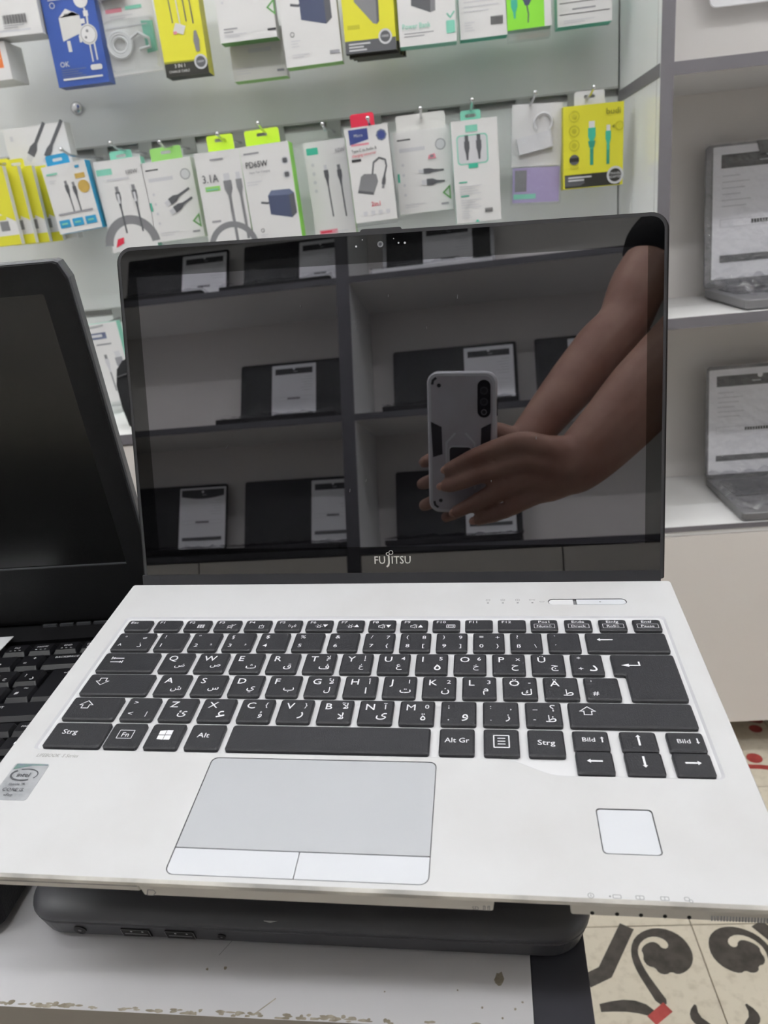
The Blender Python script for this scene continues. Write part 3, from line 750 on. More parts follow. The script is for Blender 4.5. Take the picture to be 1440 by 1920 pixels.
mb = MB(MM, LF); mb.loft([[(x, y, -5.5) for x, y in rrect(-8.6, 203.5, 13.8, 206.8, (0, 0, 1.6, 1.6), 4)], [(x, y, -0.6) for x, y in rrect(-9.4, 203.5, 14.6, 206.3, (0, 0, 1.6, 1.6), 4)]], 'rim'); mb.build('lid_tab', lid, (0, 0, 0))
for x0, x1 in ((-157.0, -145.2), (144.6, 156.6)):
    mb = MB(MM, LF); mb.box(x0, -1.2, -4.5, x1, 6.0, 0.35, 'hinge'); mb.build('hinge_cover', lid, (0, 0, 0))
sc2 = MB(MM, LF); sc2.z = 0.02
for x, y, dx, dy in ((5.5, 168, .2, 1.6), (45, 165, 0, 2.2), (-14, 151, .3, 1.5), (88, 84, 0, 1.6), (-97, 84, 1.5, 2.2), (-12, 62, .3, 1.4), (27, 149, 0, 1.5), (-46, 165, .1, 1.2), (-8, 104, .2, 1), (62, 60, 0, 1.2), (-22, 56, .3, 2)):
    sc2.line([(x, y), (x + dx, y + dy)], 0.28, 'pgrey')
tag(sc2.build('scratch_marks', lid, (0, 0, 0)), kind='stuff')
# maker's name: seven letters, the two rings standing over J and I
mb = MB(MM, LF); mb.z = 0.02
S_ = 'silverprint'
bl = 11.9; ch = 4.9
mb.text('FU', -5.6, bl, ch, S_, sx=0.92); mb.text('ITSU', 7.4, bl, ch, S_, sx=0.9)
mb.line([(-0.05, bl + ch), (-0.05, bl + 0.6), (-0.4, bl - 1.0), (-1.5, bl - 1.9)], 1.0, S_)
mb.line(circ(-0.55, bl + ch + 1.1, 0.95, 16), 0.38, S_, True); mb.line(circ(1.35, bl + ch + 2.0, 1.2, 18), 0.38, S_, True)
mb.build('maker_logo', lid, (0, 0, 0))

# fold-out rear feet, and the flat dock it stands on
for x in (-70, 55):
    top = [Vector((x + a, b, -15.9)) * MM for a, b in ((-9, -26), (9, -26), (9, -14), (-9, -14))]
    up_ = QT.transposed() @ Vector((0, 0, 1))
    ring0 = []
    for v in top:
        wz = (QT @ v).z; ring0.append(tuple(v - up_ * (wz + 0.0384)))
    mb = MB(); mb.loft([ring0, [tuple(v) for v in top]], 'hinge'); mb.build('rear_foot', FJ, (0, 0, 0))
rz = thing('docking_plate', 'flat dark dock hidden between the white laptop and the closed one', 'dock', (-0.02, -0.06, -0.0727), rotz(-3.4))
mb = MB(MM); mb.loft([[(x, y, .1) for x, y in rrect(-108, -78, 100, 80, 6)], [(x, y, 32.5) for x, y in rrect(-110, -80, 102, 82, 8)], [(x, y, 34.2) for x, y in rrect(-108, -78, 100, 80, 8)]], 'blackmatte'); mb.build('body', rz, (0, 0, 0))
mb = MB(MM); mb.prism(rrect(-40, -60, 40, -40, 2), 34.2, 34.25, 'rim'); mb.build('connector_cover', rz, (0, 0, 0))

# ------------------------------------------------------------------ closed dark laptop on the table
cz0 = TZ + 0.0004
CL = thing('laptop', 'closed slate-grey laptop with USB ports lying under the white laptop', 'laptop', (-0.171, -0.1669, cz0), rotz(-4.53))
LW, LD = 257.5, 345
mb = MB(MM)
mb.loft([[(x, y, 1.2) for x, y in rrect(7, 6, LW - 7, LD - 6, 12, 8)], [(x, y, 3.2) for x, y in rrect(2.6, 2.6, LW - 2.6, LD - 2.6, 17, 8)], [(x, y, 11.6) for x, y in rrect(0.3, 0.3, LW - 0.3, LD - 0.3, 18, 8)], [(x, y, 12.2) for x, y in rrect(0.8, 0.8, LW - 0.8, LD - 0.8, 18, 8)]], 'slate', smooth=False)
body = mb.build('base', CL, (0, 0, 0))
mb = MB(MM)
mb.loft([[(x, y, 12.7) for x, y in rrect(0.4, 0.4, LW - 0.4, LD - 0.4, 18, 8)], [(x, y, 13.2) for x, y in rrect(0, 0, LW, LD, 18, 8)], [(x, y, 15.4) for x, y in rrect(0.4, 0.4, LW - 0.4, LD - 0.4, 18, 8)], [(x, y, 17.6) for x, y in rrect(1.8, 1.8, LW - 1.8, LD - 1.8, 17, 8)], [(x, y, 19.0) for x, y in rrect(5, 5, LW - 5, LD - 5, 15, 8)], [(x, y, 19.5) for x, y in rrect(11, 11, LW - 11, LD - 11, 12, 8)]], 'slate', smooth=True)
ld = mb.build('lid', CL, (0, 0, 0))
mb = MB(MM); mb.prism(rrect(1.4, 1.4, LW - 1.4, LD - 1.4, 17, 8), 12.1, 12.8, 'port'); mb.build('seam_gasket', CL, (0, 0, 0))
for x, y in ((30, 30), (LW - 30, 30), (30, LD - 30), (LW - 30, LD - 30)):
    MB(MM).prism(rrect(x - 12, y - 3, x + 12, y + 3, 2.5), -0.35, 1.25, 'port').build('rubber_foot', CL, (0, 0, 0))
face = Matrix.Translation((0, 0.0012, 0.0071)) @ Matrix.Rotation(R_(105), 4, 'X')
def onface(): return MB(MM, face)
for x in (56.5, 77.6):
    mb = onface(); mb.prism(rrect(x - 6.9, -3.0, x + 6.9, 3.0, 0.6, 3), -1.0, 0.35, 'port'); us = mb.build('usb_port', CL, (0, 0, 0))
    mb = onface(); mb.line(rrect(x - 6.7, -2.8, x + 6.7, 2.8, 0.5, 3), 0.35, 'pgrey', True, 0.45); mb.flat([(x - 5.4, -0.9), (x + 5.6, -0.9), (x + 5.6, 0.0), (x - 5.4, 0.0)], 'pgrey', 0.5)
    for k in range(2): mb.flat(circ(x - 1.8 + 5.4*k, 1.6, 0.55, 8), 'plug', 0.5)
    mb.build('contacts', us, (0, 0, 0))
for x, r in ((29, 3.0), (97, 1.9)):
    mb = onface(); mb.prism(circ(x, 0, r, 18), -1, 0.35, 'port'); jk = mb.build('jack', CL, (0, 0, 0))
    mb = onface(); mb.line(circ(x, 0, r, 18), 0.3, 'rim', True, 0.4); mb.flat(circ(x, 0, r * 0.3, 8), 'pgrey', 0.42); mb.build('contact', jk, (0, 0, 0))
mb = MB(MM); mb.flat([(118, 1.2), (121, 0.6), (124, 1.5), (123, 3.0), (120, 2.6), (117, 2.8)], 'plug', 17.25); mb.build('scuff_mark', ld, (0, 0, 0))

# ------------------------------------------------------------------ black laptop at the left
HP0 = Vector((-0.2581, 0.097, -0.0623))
HP = thing('laptop', 'open matte black laptop with black keyboard beside the white one', 'laptop', HP0, rotz(0.6))
hb = (TZ - HP0.z) * 1000 + 0.3
mb = MB(MM)
mb.loft([[(x, y, hb + 1.5) for x, y in rrect(-322, -254, 68, 8, 6)], [(x, y, hb + 5) for x, y in rrect(-326, -262, 72.5, 14, 6)], [(x, y, -4.2) for x, y in rrect(-327, -263, 73.5, 15, 6)], [(x, y, -3.2) for x, y in rrect(-326.4, -262, 72.9, 14, 6)]], 'hpbody', cap1=False)
rim0 = rrect(-326.4, -262, 72.9, 14, 6); rec = rrect(-262, -164, 41.5, -22, 2, 3)
mb.plate(rim0, [rec], -3.2, 'hpbody'); mb.wall(rec, -6, -3.2, 'black', True); mb.plate(rec, [], -6, 'black')
for x, y in ((-300, -240), (50, -240), (-300, 0), (50, 0)): mb.prism(rrect(x - 12, y - 4, x + 12, y + 4, 3), hb, hb + 1.6, 'port')
mb.build('base', HP, (0, 0, 0))
HK = {}
def hpkey(x0, y0, x1, y1, leg=None):
    w, h = round(x1 - x0, 1), round(y1 - y0, 1)
    if (w, h) not in HK:
        m_ = MB(MM); m_.loft([[(x, y, -5.5) for x, y in rrect(0, 0, w, h, 0.6, 2)], [(x, y, -3.6) for x, y in rrect(0.1, 0.1, w - 0.1, h - 0.1, 0.6, 2)], [(x, y, -1.0) for x, y in rrect(1.3, 2.6, w - 1.3, h - 0.6, 0.8, 2)]], 'hpkey'); HK[(w, h)] = m_.mesh('key')
    o = bpy.data.objects.new('key', HK[(w, h)]); COL.objects.link(o); o.parent = HP; o.location = (x0 * MM, y0 * MM, 0)
    if leg:
        m_ = MB(MM); m_.z = -0.95
        for s, fx_, fy, sz in leg: m_.textbox(s, fx_ * w, fy * h, sz, LG)
        m_.build('legend', o, (0, 0, 0))
nm = {0: 'END', -1: 'HOME', -2: 'F12', -3: 'F11', -4: 'F10', 1: 'DELETE'}
for k in range(-12, 2): hpkey(2.6 + 19.5*k, -44.5, (2.6 + 19.5*k + 17.3) if k < 1 else 39.5, -31.5, [(nm.get(k, 'F%d' % (k + 14)), 0.5, 0.66, 2.1), ('- - -', 0.5, 0.36, 0.6)])
dg = '`1234567890-='
for i in range(13): hpkey(-17.1 - 19.3*(12 - i), -65.4, -17.1 - 19.3*(12 - i) + 17.2, -48.0, [(dg[i], 0.35, 0.4, 2.6 if dg[i] not in '-=' else 1.4)] + ([('+', 0.62, 0.75, 2.4)] if i == 12 else []))
hpkey(2.3, -65.4, 39.5, -48.0, [('BACKSPACE', 0.42, 0.72, 2.3)])
for i, ch_ in enumerate('QWERTYUIOP[]'): hpkey(-7.3 - 19.3*(11 - i), -85.7, -7.3 - 19.3*(11 - i) + 17.0, -68.3, [(ch_, 0.32, 0.6, 3.0), ('دجحخهعغفقثصض'[11 - i], 0.68, 0.36, 3.2)])
hpkey(-262, -85.7, -241, -68.3)
for i, ch_ in enumerate("ASDFGHJKL;'#"): hpkey(-3.2 - 19.3*(11 - i), -105.0, -3.2 - 19.3*(11 - i) + 16.4, -88.2, [(ch_, 0.35, 0.45, 3.0)] + ([('~', 0.6, 0.78, 0.9)] if i == 11 else []))
hpkey(-262, -105, -217, -88.2, [('CAPS', 0.4, 0.6, 2.2)])
hpkey(14.6, -105.7, 39.5, -68.3, [('↵', 0.48, 0.84, 2.4)])
for i, ch_ in enumerate('ZXCVBNM,./'): hpkey(-212 + 19.3*i, -125.6, -212 + 19.3*i + 17, -108.2, [(ch_, 0.32, 0.6, 3.0)])
hpkey(-19.3, -126.2, 39.5, -108.2, [('SHIFT', 0.3, 0.72, 2.2)]); hpkey(-262, -125.6, -214, -108.2, [('SHIFT', 0.3, 0.7, 2.2)])
hpkey(-175, -145, -62, -128)
for x in (-262, -233, -204): hpkey(x, -145, x + 26, -128)
for x in (-59, -39, -19): hpkey(x, -145, x + 18, -128)
hpkey(2.0, -142.6, 20.0, -130.5); hpkey(21.0, -142.6, 39.5, -130.5, [('PAGE UP', 0.5, 0.6, 1.8)])
hpkey(2.0, -160, 20.0, -145.5, [('▼', 0.5, 0.55, 2.6)]); hpkey(21.0, -160, 39.5, -145.5, [('▶', 0.5, 0.55, 2.8)])
mb = MB(MM); mb.prism(rrect(-190, -240, -90, -180, 3), -3.2, -2.9, 'black'); mb.build('touchpad', HP, (0, 0, 0))
mb = MB(MM)
for k in range(5): mb.box(-25 + k * 13.6, -1.5, -3.1, -25 + k * 13.6 + 11, 0.5, -1.2, 'hpedge')
mb.build('hinge_vents', HP, (0, 0, 0))
HR = rotz(0.6).transposed() @ rod([R_(9.8236), R_(0.858), R_(0.5373)])
HL = HR.to_4x4()
def lidmb(): return MB(MM, HL @ Matrix.Rotation(math.pi/2, 4, 'X'))      # x right, y up, z towards the viewer
lo_ = [(-327, 1), (73.6, 1), (73.6, 258.5), (69.6, 268.2), (67.0, 269.3), (-321, 269.3), (-327, 263)]
def ins(p, d): return [(x + (d if x < -200 else -d), y + (d if y < 100 else -d)) for x, y in p]
mb = lidmb()
mb.loft([[(x, y, -13) for x, y in ins(lo_, 6)], [(x, y, -10) for x, y in ins(lo_, 0.5)], [(x, y, -3) for x, y in lo_], [(x, y, -1.6) for x, y in ins(lo_, 0.7)]], 'hpedge')
hl = mb.build('lid', HP, (0, 0, 0))
pn = rrect(-309, 50.4, 55.3, 250, 1.5, 3)
mb = lidmb(); bz = ins(lo_, 1.4)
mb.plate(bz, [pn], 0, 'hpbody'); mb.wall(bz, -1.6, 0, 'hpbody'); mb.wall(pn, -1.2, 0, 'black', True)
mb.build('bezel', hl, (0, 0, 0))
mb = lidmb(); mb.plate(pn, [], -1.1, 'hpscreen'); mb.box(-309, 50.4, -1.1, 55.3, 51.3, 0.15, 'hpedge'); mb.build('screen', hl, (0, 0, 0))
mb = lidmb(); mb.tube([(-327 + 30, 0, -7), (73.6 - 8, 0, -7)], 5.5, 'hpbody', 12); mb.build('hinge_bar', hl, (0, 0, 0))
pc = thing('paper_card', 'small white paper card lying on the black laptop keyboard', 'card', HP0 + Vector((-0.0385, -0.0205, 0.0002)), rotz(1))
MB(MM).box(-62, -55, -0.4, 0, 0, 0.1, 'paper').build('sheet', pc, (0, 0, 0))
pc.location.z += 0.0005
m_ = MB(MM)
for k in range(6): m_.flat([(-56, -12 - 6*k), (-14 - 7*(k % 3), -12 - 6*k), (-14 - 7*(k % 3), -10.6 - 6*k), (-56, -10.6 - 6*k)], 'inkgrey', 0.16)
m_.build('lettering', pc, (0, 0, 0))
# dark object on the counter between the two screens
bp = thing('pouch', 'black rounded pouch standing on the counter behind the laptops', 'pouch', (-0.497, 0.93, -0.10))
mb = MB(MM); mb.loft([[(x, y, z) for x, y in rrect(-w, -14 * q, w, 14 * q, 9 * q, 5)] for w, z, q in ((26, 0.5, .7), (34, 6, 1), (40, 40, 1), (42, 80, .9), (36, 108, .7), (24, 122, .4), (12, 127, .2))], 'shirt', smooth=True); mb.build('body', bp, (0, 0, 0))
mb = MB(MM); mb.tube([(-34, -13.5, 96), (0, -14, 104), (34, -13.5, 96)], 1.4, 'rim', 6); mb.build('zip', bp, (0, 0, 0))

# ------------------------------------------------------------------ laptops standing open on the shelves
def lines(mb, x0, x1, ys, m, h=1.2):
    for k, y in enumerate(ys): mb.flat([(x0, y), (x0 + (x1 - x0) * (0.55 + 0.45 * ((k * 37) % 10) / 10), y), (x0 + (x1 - x0) * (0.55 + 0.45 * ((k * 37) % 10) / 10), y + h), (x0, y + h)], m)
def spec_sheet(fr, x0, y0, w, h, parent, style=0):
    mb = MB(MM, fr); mb.prism(rrect(x0, y0, x0 + w, y0 + h, 2, 2), 0.6, 0.9, 'paper'); sh = mb.build('spec_sheet', parent, (0, 0, 0))
    mb = MB(MM, fr); mb.z = 0.95
    bx0, bx1 = x0 + 0.075*w, x0 + 0.925*w
    if style == 1:
        mb.flat([(bx0 - 6, y0 + .86*h)] + [(bx0 - 6 + (bx1 - bx0 + 12) * k / 8, y0 + h * (.86 - .045 * math.sin(math.pi * k / 8))) for k in range(1, 8)] + [(bx1 + 6, y0 + .86*h), (bx1 + 6, y0 + .97*h), (bx0 - 6, y0 + .97*h)], 'ink')
    else: mb.flat([(bx0, y0 + .84*h), (bx1, y0 + .84*h), (bx1, y0 + .94*h), (bx0, y0 + .94*h)], 'ink')
    mb.flat(circ(x0 + w/2, y0 + .93*h, w * .026, 14), 'paper'); lines(mb, x0 + .42*w, x0 + .58*w, [y0 + .875*h], 'inklight', 2)
    lines(mb, bx0 + 2, bx0 + .3*w, [y0 + h*(.78 - .045*k) for k in range(6)], 'inklight')
    mb.line([(bx0, y0 + .40*h), (bx0 + .85*w, y0 + .40*h), (bx0 + .85*w, y0 + .46*h), (bx0, y0 + .46*h)], 0.6, 'inklight', True)
    for k in range(11): mb.flat([(x0 + .36*w + k*.026*w, y0 + .415*h), (x0 + .38*w + k*.026*w, y0 + .415*h), (x0 + .38*w + k*.026*w, y0 + .445*h), (x0 + .36*w + k*.026*w, y0 + .445*h)], 'ink')
    mb.flat([(bx0, y0 + .13*h), (bx1, y0 + .13*h), (bx1, y0 + .185*h), (bx0, y0 + .185*h)], 'pgreydk')
    mb.build('print', sh, (0, 0, 0))
    return sh
def shelf_laptop(label, loc, w, d, hgt, tilt, face, px0, pw, ph, py=6, body='hpbody', deck='blackmatte', style=0, film=True, group=None, clip=False, seed=0):
    t = thing('laptop', label, 'laptop', loc, rotz(0 if face < 0 else 180), group)
    # local x right as seen from the front, y back, z up; origin at the middle of the hinge line on the shelf
    mb = MB(MM); mb.loft([[(x, y, 1.2) for x, y in rrect(-w/2 + 4, -d + 4, w/2 - 4, -2, 5)], [(x, y, 5) for x, y in rrect(-w/2, -d, w/2, 0, 7)], [(x, y, 15.5) for x, y in rrect(-w/2, -d, w/2, 0, 7)], [(x, y, 17) for x, y in rrect(-w/2 + 1, -d + 1.5, w/2 - 1, -1, 7)]], body)
    for x in (-w/2 + 25, w/2 - 25):
        for y in (-d + 20, -20): mb.prism(rrect(x - 10, y - 4, x + 10, y + 4, 3), 0.05, 1.3, 'port')
    mb.build('base', t, (0, 0, 0))
    mb = MB(MM); mb.prism(rrect(-w/2 + 18, -d * 0.56, w/2 - 18, -22, 3), 17.0, 18.2, 'key' if body != 'lapgrey' else 'lapgrey2'); kb = mb.build('keyboard', t, (0, 0, 0))
    mb = MB(MM); mb.prism(rrect(-50, -d + 12, 45, -d * 0.6, 3), 17.0, 17.3, deck); mb.build('touchpad', t, (0, 0, 0))
    fr = Matrix.Translation((0, 0, 0.0175)) @ Matrix(((1, 0, 0, 0), (0, math.sin(R_(tilt)), -math.cos(R_(tilt)), 0), (0, math.cos(R_(tilt)), math.sin(R_(tilt)), 0), (0, 0, 0, 1)))
    mb = MB(MM, fr); mb.loft([[(x, y, -7) for x, y in rrect(-w/2 + 2, 1, w/2 - 2, hgt - 2, 6)], [(x, y, -5) for x, y in rrect(-w/2, 0, w/2, hgt, 8)], [(x, y, 0) for x, y in rrect(-w/2, 0, w/2, hgt, 8)]], body); ldd = mb.build('lid', t, (0, 0, 0))
    mb = MB(MM, fr); mb.prism(rrect(-w/2 + 11, 16, w/2 - 11, hgt - 13, 1), 0.02, 0.3, 'black'); mb.build('screen', ldd, (0, 0, 0))
    spec_sheet(fr, px0, py, pw, ph, t, style)
    if clip:
        mb = MB(MM, fr); mb.prism([(px0 + pw*.42, ph + py - 18), (px0 + pw*.54, ph + py - 18), (px0 + pw*.57, ph + py + 4), (px0 + pw*.39, ph + py + 4)], 1.0, 3, 'ink'); mb.build('clip', t, (0, 0, 0))
    if film:
        # clear wrapping film, loosely wrinkled, over the lid front and down over the keyboard
        nx, ny = (64, 72) if face < 0 else (34, 36); vs = []; j1 = ny * 5 // 9
        for j in range(ny + 1):
            for i in range(nx + 1):
                u = -w/2 - 3 + (w + 6) * i / nx; vv = j * 400 / ny
                q = noise.fractal(Vector((u * .018 + seed * 7, vv * .012, seed)), 0.8, 2.1, 4)
                q2 = abs(noise.noise(Vector((u * .022 + vv * .03, vv * .045 - u * .02, seed * 3.1)))) ** 1.3 * (1 + max(0, (vv - 120) / 160))
                q = q + (2.4 if face > 0 else 5.5) * q2
                if j <= j1:
                    s0 = j / j1; yy = hgt + 3 - (hgt - 6) * s0; p = fr @ Vector((u * MM, yy * MM, (3.5 + 2.6 * q + 6 * max(0, (s0 - .8) / .2)) * MM))
                else:
                    s_ = (j - j1) / (ny - j1); p = Vector((u * MM, (-12 - (d - 12) * s_) * MM, (21.5 + 2.6 * q + 10 * (1 - s_) ** 3) * MM))
                vs.append(tuple(p))
        mb = MB(); mb.add(vs, [(j*(nx+1) + i, j*(nx+1) + i + 1, (j+1)*(nx+1) + i + 1, (j+1)*(nx+1) + i) for j in range(ny) for i in range(nx)], 'film' if face > 0 else 'filmnear', True); mb.build('plastic_film', t, (0, 0, 0))
    return t
shelf_laptop('film-wrapped grey laptop with spec sheet on the middle shelf beside the slatted wall', (0.533 + 0.17, 1.10, 0.016), 340, 205, 245, 5, -1, -158, 190, 226, 15, 'lapgrey', 'lapgrey2', clip=True, seed=1)
shelf_laptop('film-wrapped laptop with spec sheet on the lowest shelf above the beige door', (0.548 + 0.17, 1.085, -0.349), 340, 198, 218, 6, -1, -166, 190, 206, 6, 'lapgrey', 'lapgrey2', seed=2)
OPP = [  # name part, x range, shelf z, sheet start (real x), sheet width, body, style, film
    ('at the far end of the upper shelf opposite', -1.165, -0.815, 0.806, -0.973, 0.150, 'hpbody', 0, 4),
    ('on the upper shelf opposite beside the dark divider', -0.764, -0.430, 0.806, -0.58, 0.135, 'hpbody', 0, 5),
    ('alone on the middle shelf opposite, sheet in the middle of its screen', -0.786, -0.432, 0.42, -0.684, 0.142, 'hpbody', 0, 6),
    ('with curved black sheet header on the low shelf opposite', -1.18, -0.845, 0.052, -1.004, 0.154, 'hpbody', 1, 7),
    ('on the low shelf opposite, close beside the dark divider', -0.786, -0.432, 0.052, -0.57, 0.135, 'hpbody', 0, 8),
    ('on the upper shelf opposite', -0.314, 0.025, 0.806, -0.19, 0.150, 'plug', 0, 9),
    ('on the middle shelf opposite, behind the reflected phone', -0.298, 0.073, 0.42, -0.083, 0.146, 'hpbody', 0, 10),
    ('on the middle shelf opposite, behind the reflected forearm', 0.125, 0.46, 0.42, 0.221, 0.146, 'hpbody', 0, 11),
    ('on the low shelf opposite, below the reflected hand', -0.307, 0.064, 0.052, -0.1, 0.146, 'hpbody', 0, 12)]
for nm_, xa, xb, z, sx, sw, bd, sty, sd in OPP:
    xc = (xa + xb) / 2; w = (xb - xa) * 1000
    # seen from the front its left is the room's right
    shelf_laptop(('film-wrapped silver laptop ' if bd == 'plug' else 'film-wrapped black laptop ') + nm_, (xc, -1.815, z), w, 200, 212, 8, 1, (xc - (sx + sw)) * 1000, sw * 1000, 195, 8, bd, style=sty, group='laptops on the shelves opposite', seed=sd)

# ------------------------------------------------------------------ packs hanging on the slatwall
def bar(mb, x0, y0, x1, y1, m): mb.flat([(x0, y0), (x1, y0), (x1, y1), (x0, y1)], m)
def plugart(mb, x, y, s=1.0, ang=0, L=60, body='pgreydk', tip='plug', cable=None, cw=2.2, usb=True):
    """printed cable end: metal tip, moulded grip, strain relief, cable; runs from (x,y) along -y turned by ang"""
    ca, sa = math.cos(R_(ang)), math.sin(R_(ang))
    T = lambda p: (x + s * (p[0]*ca - p[1]*sa), y + s * (p[0]*sa + p[1]*ca))
    tw = 4.2 if usb else 3.0
    top = mb; mb = MB(top.k, top.fr); mb.z = top.z; top.subs.append(mb); top.z += 0.18
    mb.flat([T(p) for p in ((-tw, -9), (tw, -9), (tw, 0), (-tw, 0))], tip)
    bw = 5.6 if usb else 4.4
    mb.line([T((0, -30)), T((0, -30 - L))], cw * s, cable or body)
    mb.flat([T(p) for p in ((-1.5, -38), (1.5, -38), (2.4, -28), (bw, -20), (bw, -9), (-bw, -9), (-bw, -20), (-2.4, -28))], body)
def chargerart(mb, x, y, s=1.0, a='navy', b='navylt', prong=True):
    T = lambda p: (x + s*p[0], y + s*p[1])
    if prong: mb.line([T((-22, 6)), T((-12, 4)), T((-8, 5))], 3.0*s, 'pgreydk')
    mb.flat([T(p) for p in ((-10, -12), (22, -20), (22, 12), (-10, 14))], a)
    mb.flat([T(p) for p in ((22, -20), (30, -14), (30, 14), (22, 12))], 'pgreydk')
    mb.flat([T(p) for p in ((-10, 14), (22, 12), (30, 14), (24, 20), (-4, 21))], b)
def arch(mb, cx, cy, r, w, m):
    L, Rr = spiral(cx, cy, r, r, 5, 175, w, w, 18); ribbon(mb, Rr, L, m, mb.z); mb.z += 0.06
def tri(mb, x, y, s, m='greendk'): mb.line([(x, y), (x + 14*s, y + 12*s), (x + 14*s, y - 12*s)], 3*s, m, True)
def badge(mb, x, y, r, m, m2, s=None, m3='ink'):
    mb.flat(circ(x, y, r, 22), m); mb.flat(circ(x, y, r*.74, 22), m2)
    if s: mb.text(s, x, y - r*.12, r*.3, m3)
def pack(name, label, x, y, zb, w, h, d, front='pwhite', side='pwhite', bottom=None, roll=0, art=None, txt=None, tab=None, yaw=0, cat='box', right=None, nback=0, group=None):
    t = thing(name, label, cat, (x, y, zb), Matrix.Rotation(R_(-roll), 3, 'Y') @ rotz(yaw), group)
    FR = Matrix.Rotation(math.pi/2, 4, 'X')
    mb = MB(MM); mb.box(-w/2, 0, 0, w/2, d, h, side, {'-y': front, '-z': bottom or side, '+x': right or side}); mb.build('carton', t, (0, 0, 0))
    fr2 = FR @ Matrix.Translation((-w/2 * MM, 0, 0))
    if art:
        mb = MB(MM, fr2); mb.z = 0.1; art(mb, w, h)
        if mb.v: tag(mb.build('printed_picture', t, (0, 0, 0)), kind='stuff')
        for s_ in mb.subs: s_.build('printed_plug', t, (0, 0, 0))
    if txt:
        mb = MB(MM, fr2); mb.z = 1.6; txt(mb, w, h); mb.build('lettering', t, (0, 0, 0))
    if tab:
        m, tx, tw_, th_, sl = tab
        mb = MB(MM, FR); o = rrect(tx - tw_/2, h - 1, tx + tw_/2, h + th_, (0, 0, 4, 4), 4); hole = rrect(tx - 9, h + th_ - 11, tx + 9, h + th_ - 6, 2, 3)
        if sl: mb.plate(o, [hole], -d * .5 + .3, m); mb.plate(o, [hole], -d * .5 - .3, m, False); mb.wall(o, -d*.5 - .3, -d*.5 + .3, m)
        else: mb.prism(o, -d*.5 - .3, -d*.5 + .3, m)
        mb.build('hang_tab', t, (0, 0, 0))
    return t
def smalltext(mb, x0, x1, y0, n, m='inklight', g=3.2, h=1.1):
    for k in range(n):
        f = 0.6 + 0.4 * ((k * 53 + 7) % 10) / 10; bar(mb, x0, y0 - g*k, x0 + (x1 - x0)*f, y0 - g*k + h, m)
IKB = 'ink'
# --- row one (its hooks are above the picture)
def a_(mb, w, h):
    bar(mb, 20, 6, 78, 9, 'inklight')
    for k in range(24): bar(mb, 34 + k*1.7, 17, 34 + k*1.7 + (1.0 if k % 3 else .6), 30, 'ink')
    smalltext(mb, 34, 74, 14, 2, 'inkgrey', 3.0)
pack('accessory_box', 'white carton with a barcode low on its front, beside the royal blue carton', -0.6237, 1.02, 0.553, 97, 112, 45, 'pwhite', 'pcream', 'pcream', -1, a_)
def a_(mb, w, h): bar(mb, 40, 18, 66, 48, 'orange'); mb.text('+', 60, 28, 9, 'pwhite')
pack('accessory_box', 'white carton with an orange square, hanging below the barcode carton', -0.687, 1.03, 0.4935, 76, 57, 60, 'pwhite', 'pcream', 'pcream', 0, a_, right='pcream')
def a_(mb, w, h):
    mb.flat([(24, 66), (52, 74), (60, 70), (60, 100), (50, 107), (24, 100)], 'pcream'); mb.flat([(24, 100), (50, 107), (60, 101), (38, 112)], 'pwhite'); bar(mb, 34, 103, 42, 105, 'pgrey')
    bar(mb, 30, 50, 36, 66, 'pcream'); bar(mb, 52, 62, 56, 72, 'pcream')
    mb.line([(70, 76), (72, 96), (70, 110)], 3, 'pcream'); bar(mb, 67, 98, 75, 106, 'pwhite'); bar(mb, 60, 88, 67, 95, 'pwhite'); mb.line([(68, 32), (68, 70)], 2.4, 'pcream'); mb.line([(76, 34), (76, 70)], 2.4, 'pcream')
    mb.flat(circ(69, 72, 15, 24), 'pcream'); mb.flat(circ(69, 72, 13, 24), 'pgrey'); mb.flat(circ(69, 72, 12, 24), 'pwhite'); mb.flat(circ(68, 77, 2.4, 10), 'pgrey'); mb.flat(circ(64, 68, 2.2, 10), 'pgrey')
    mb.flat(circ(67, 122, 12, 22), 'pwhite'); bar(mb, 11, 9, 80, 12, 'pcream'); mb.flat(rrect(62, 20, 82, 28, 3, 3), 'pcream')
    smalltext(mb, 11, 60, 24, 4, 'navylt', 3.4); smalltext(mb, 12, 66, 134, 3, 'pcream', 4.5)
    mb.line(circ(18, 118, 4, 14), 1.0, 'pcream', True)
def t_(mb, w, h): mb.text('OK', 19, 29, 8, 'pwhite'); mb.text('OFFER', 67, 122, 3, 'royal'); mb.text('10W', 24, 140, 8, 'pwhite')
pack('charger_box', 'royal blue carton showing a white wall charger', -0.5275, 1.03, 0.472, 89, 168, 28, 'blue', 'blue', 'royal', 0, a_, t_)
# blister bag with a coiled white lead
t = thing('blister_pack', 'clear blister pack with a coiled white cable beside the blue carton', 'packet', (-0.4348, 1.04, 0.481), Matrix.Rotation(R_(-1), 3, 'Y'))
FR = Matrix.Rotation(math.pi/2, 4, 'X')
MB(MM).box(-44, 4, 0, 44, 6, 158, 'pwhite').build('backing_card', t, (0, 0, 0))
mb = MB(MM, FR); bar(mb, -36, 92, -8, 98, 'pink'); bar(mb, -2, 94, 26, 99, 'mint'); smalltext(mb, -30, 14, 86, 2, 'inklight'); mb.flat([(22, 28), (40, 30), (40, 74), (20, 76)], 'mint'); bar(mb, -40, 70, 30, 71.5, 'inklight'); mb.v = [(a, b - 0.0042 + 0.0042, c) for a, b, c in mb.v]; pr = mb.build('printed_picture', t, (0, 0.0035, 0))
mb = MB(MM)
for r in (12, 16, 19): mb.tube([(-20 + r*1.05*math.cos(2*math.pi*k/24), -1 - r*.12, 44 + r*math.sin(2*math.pi*k/24)) for k in range(25)], 2.3, 'lap_white2', 8)
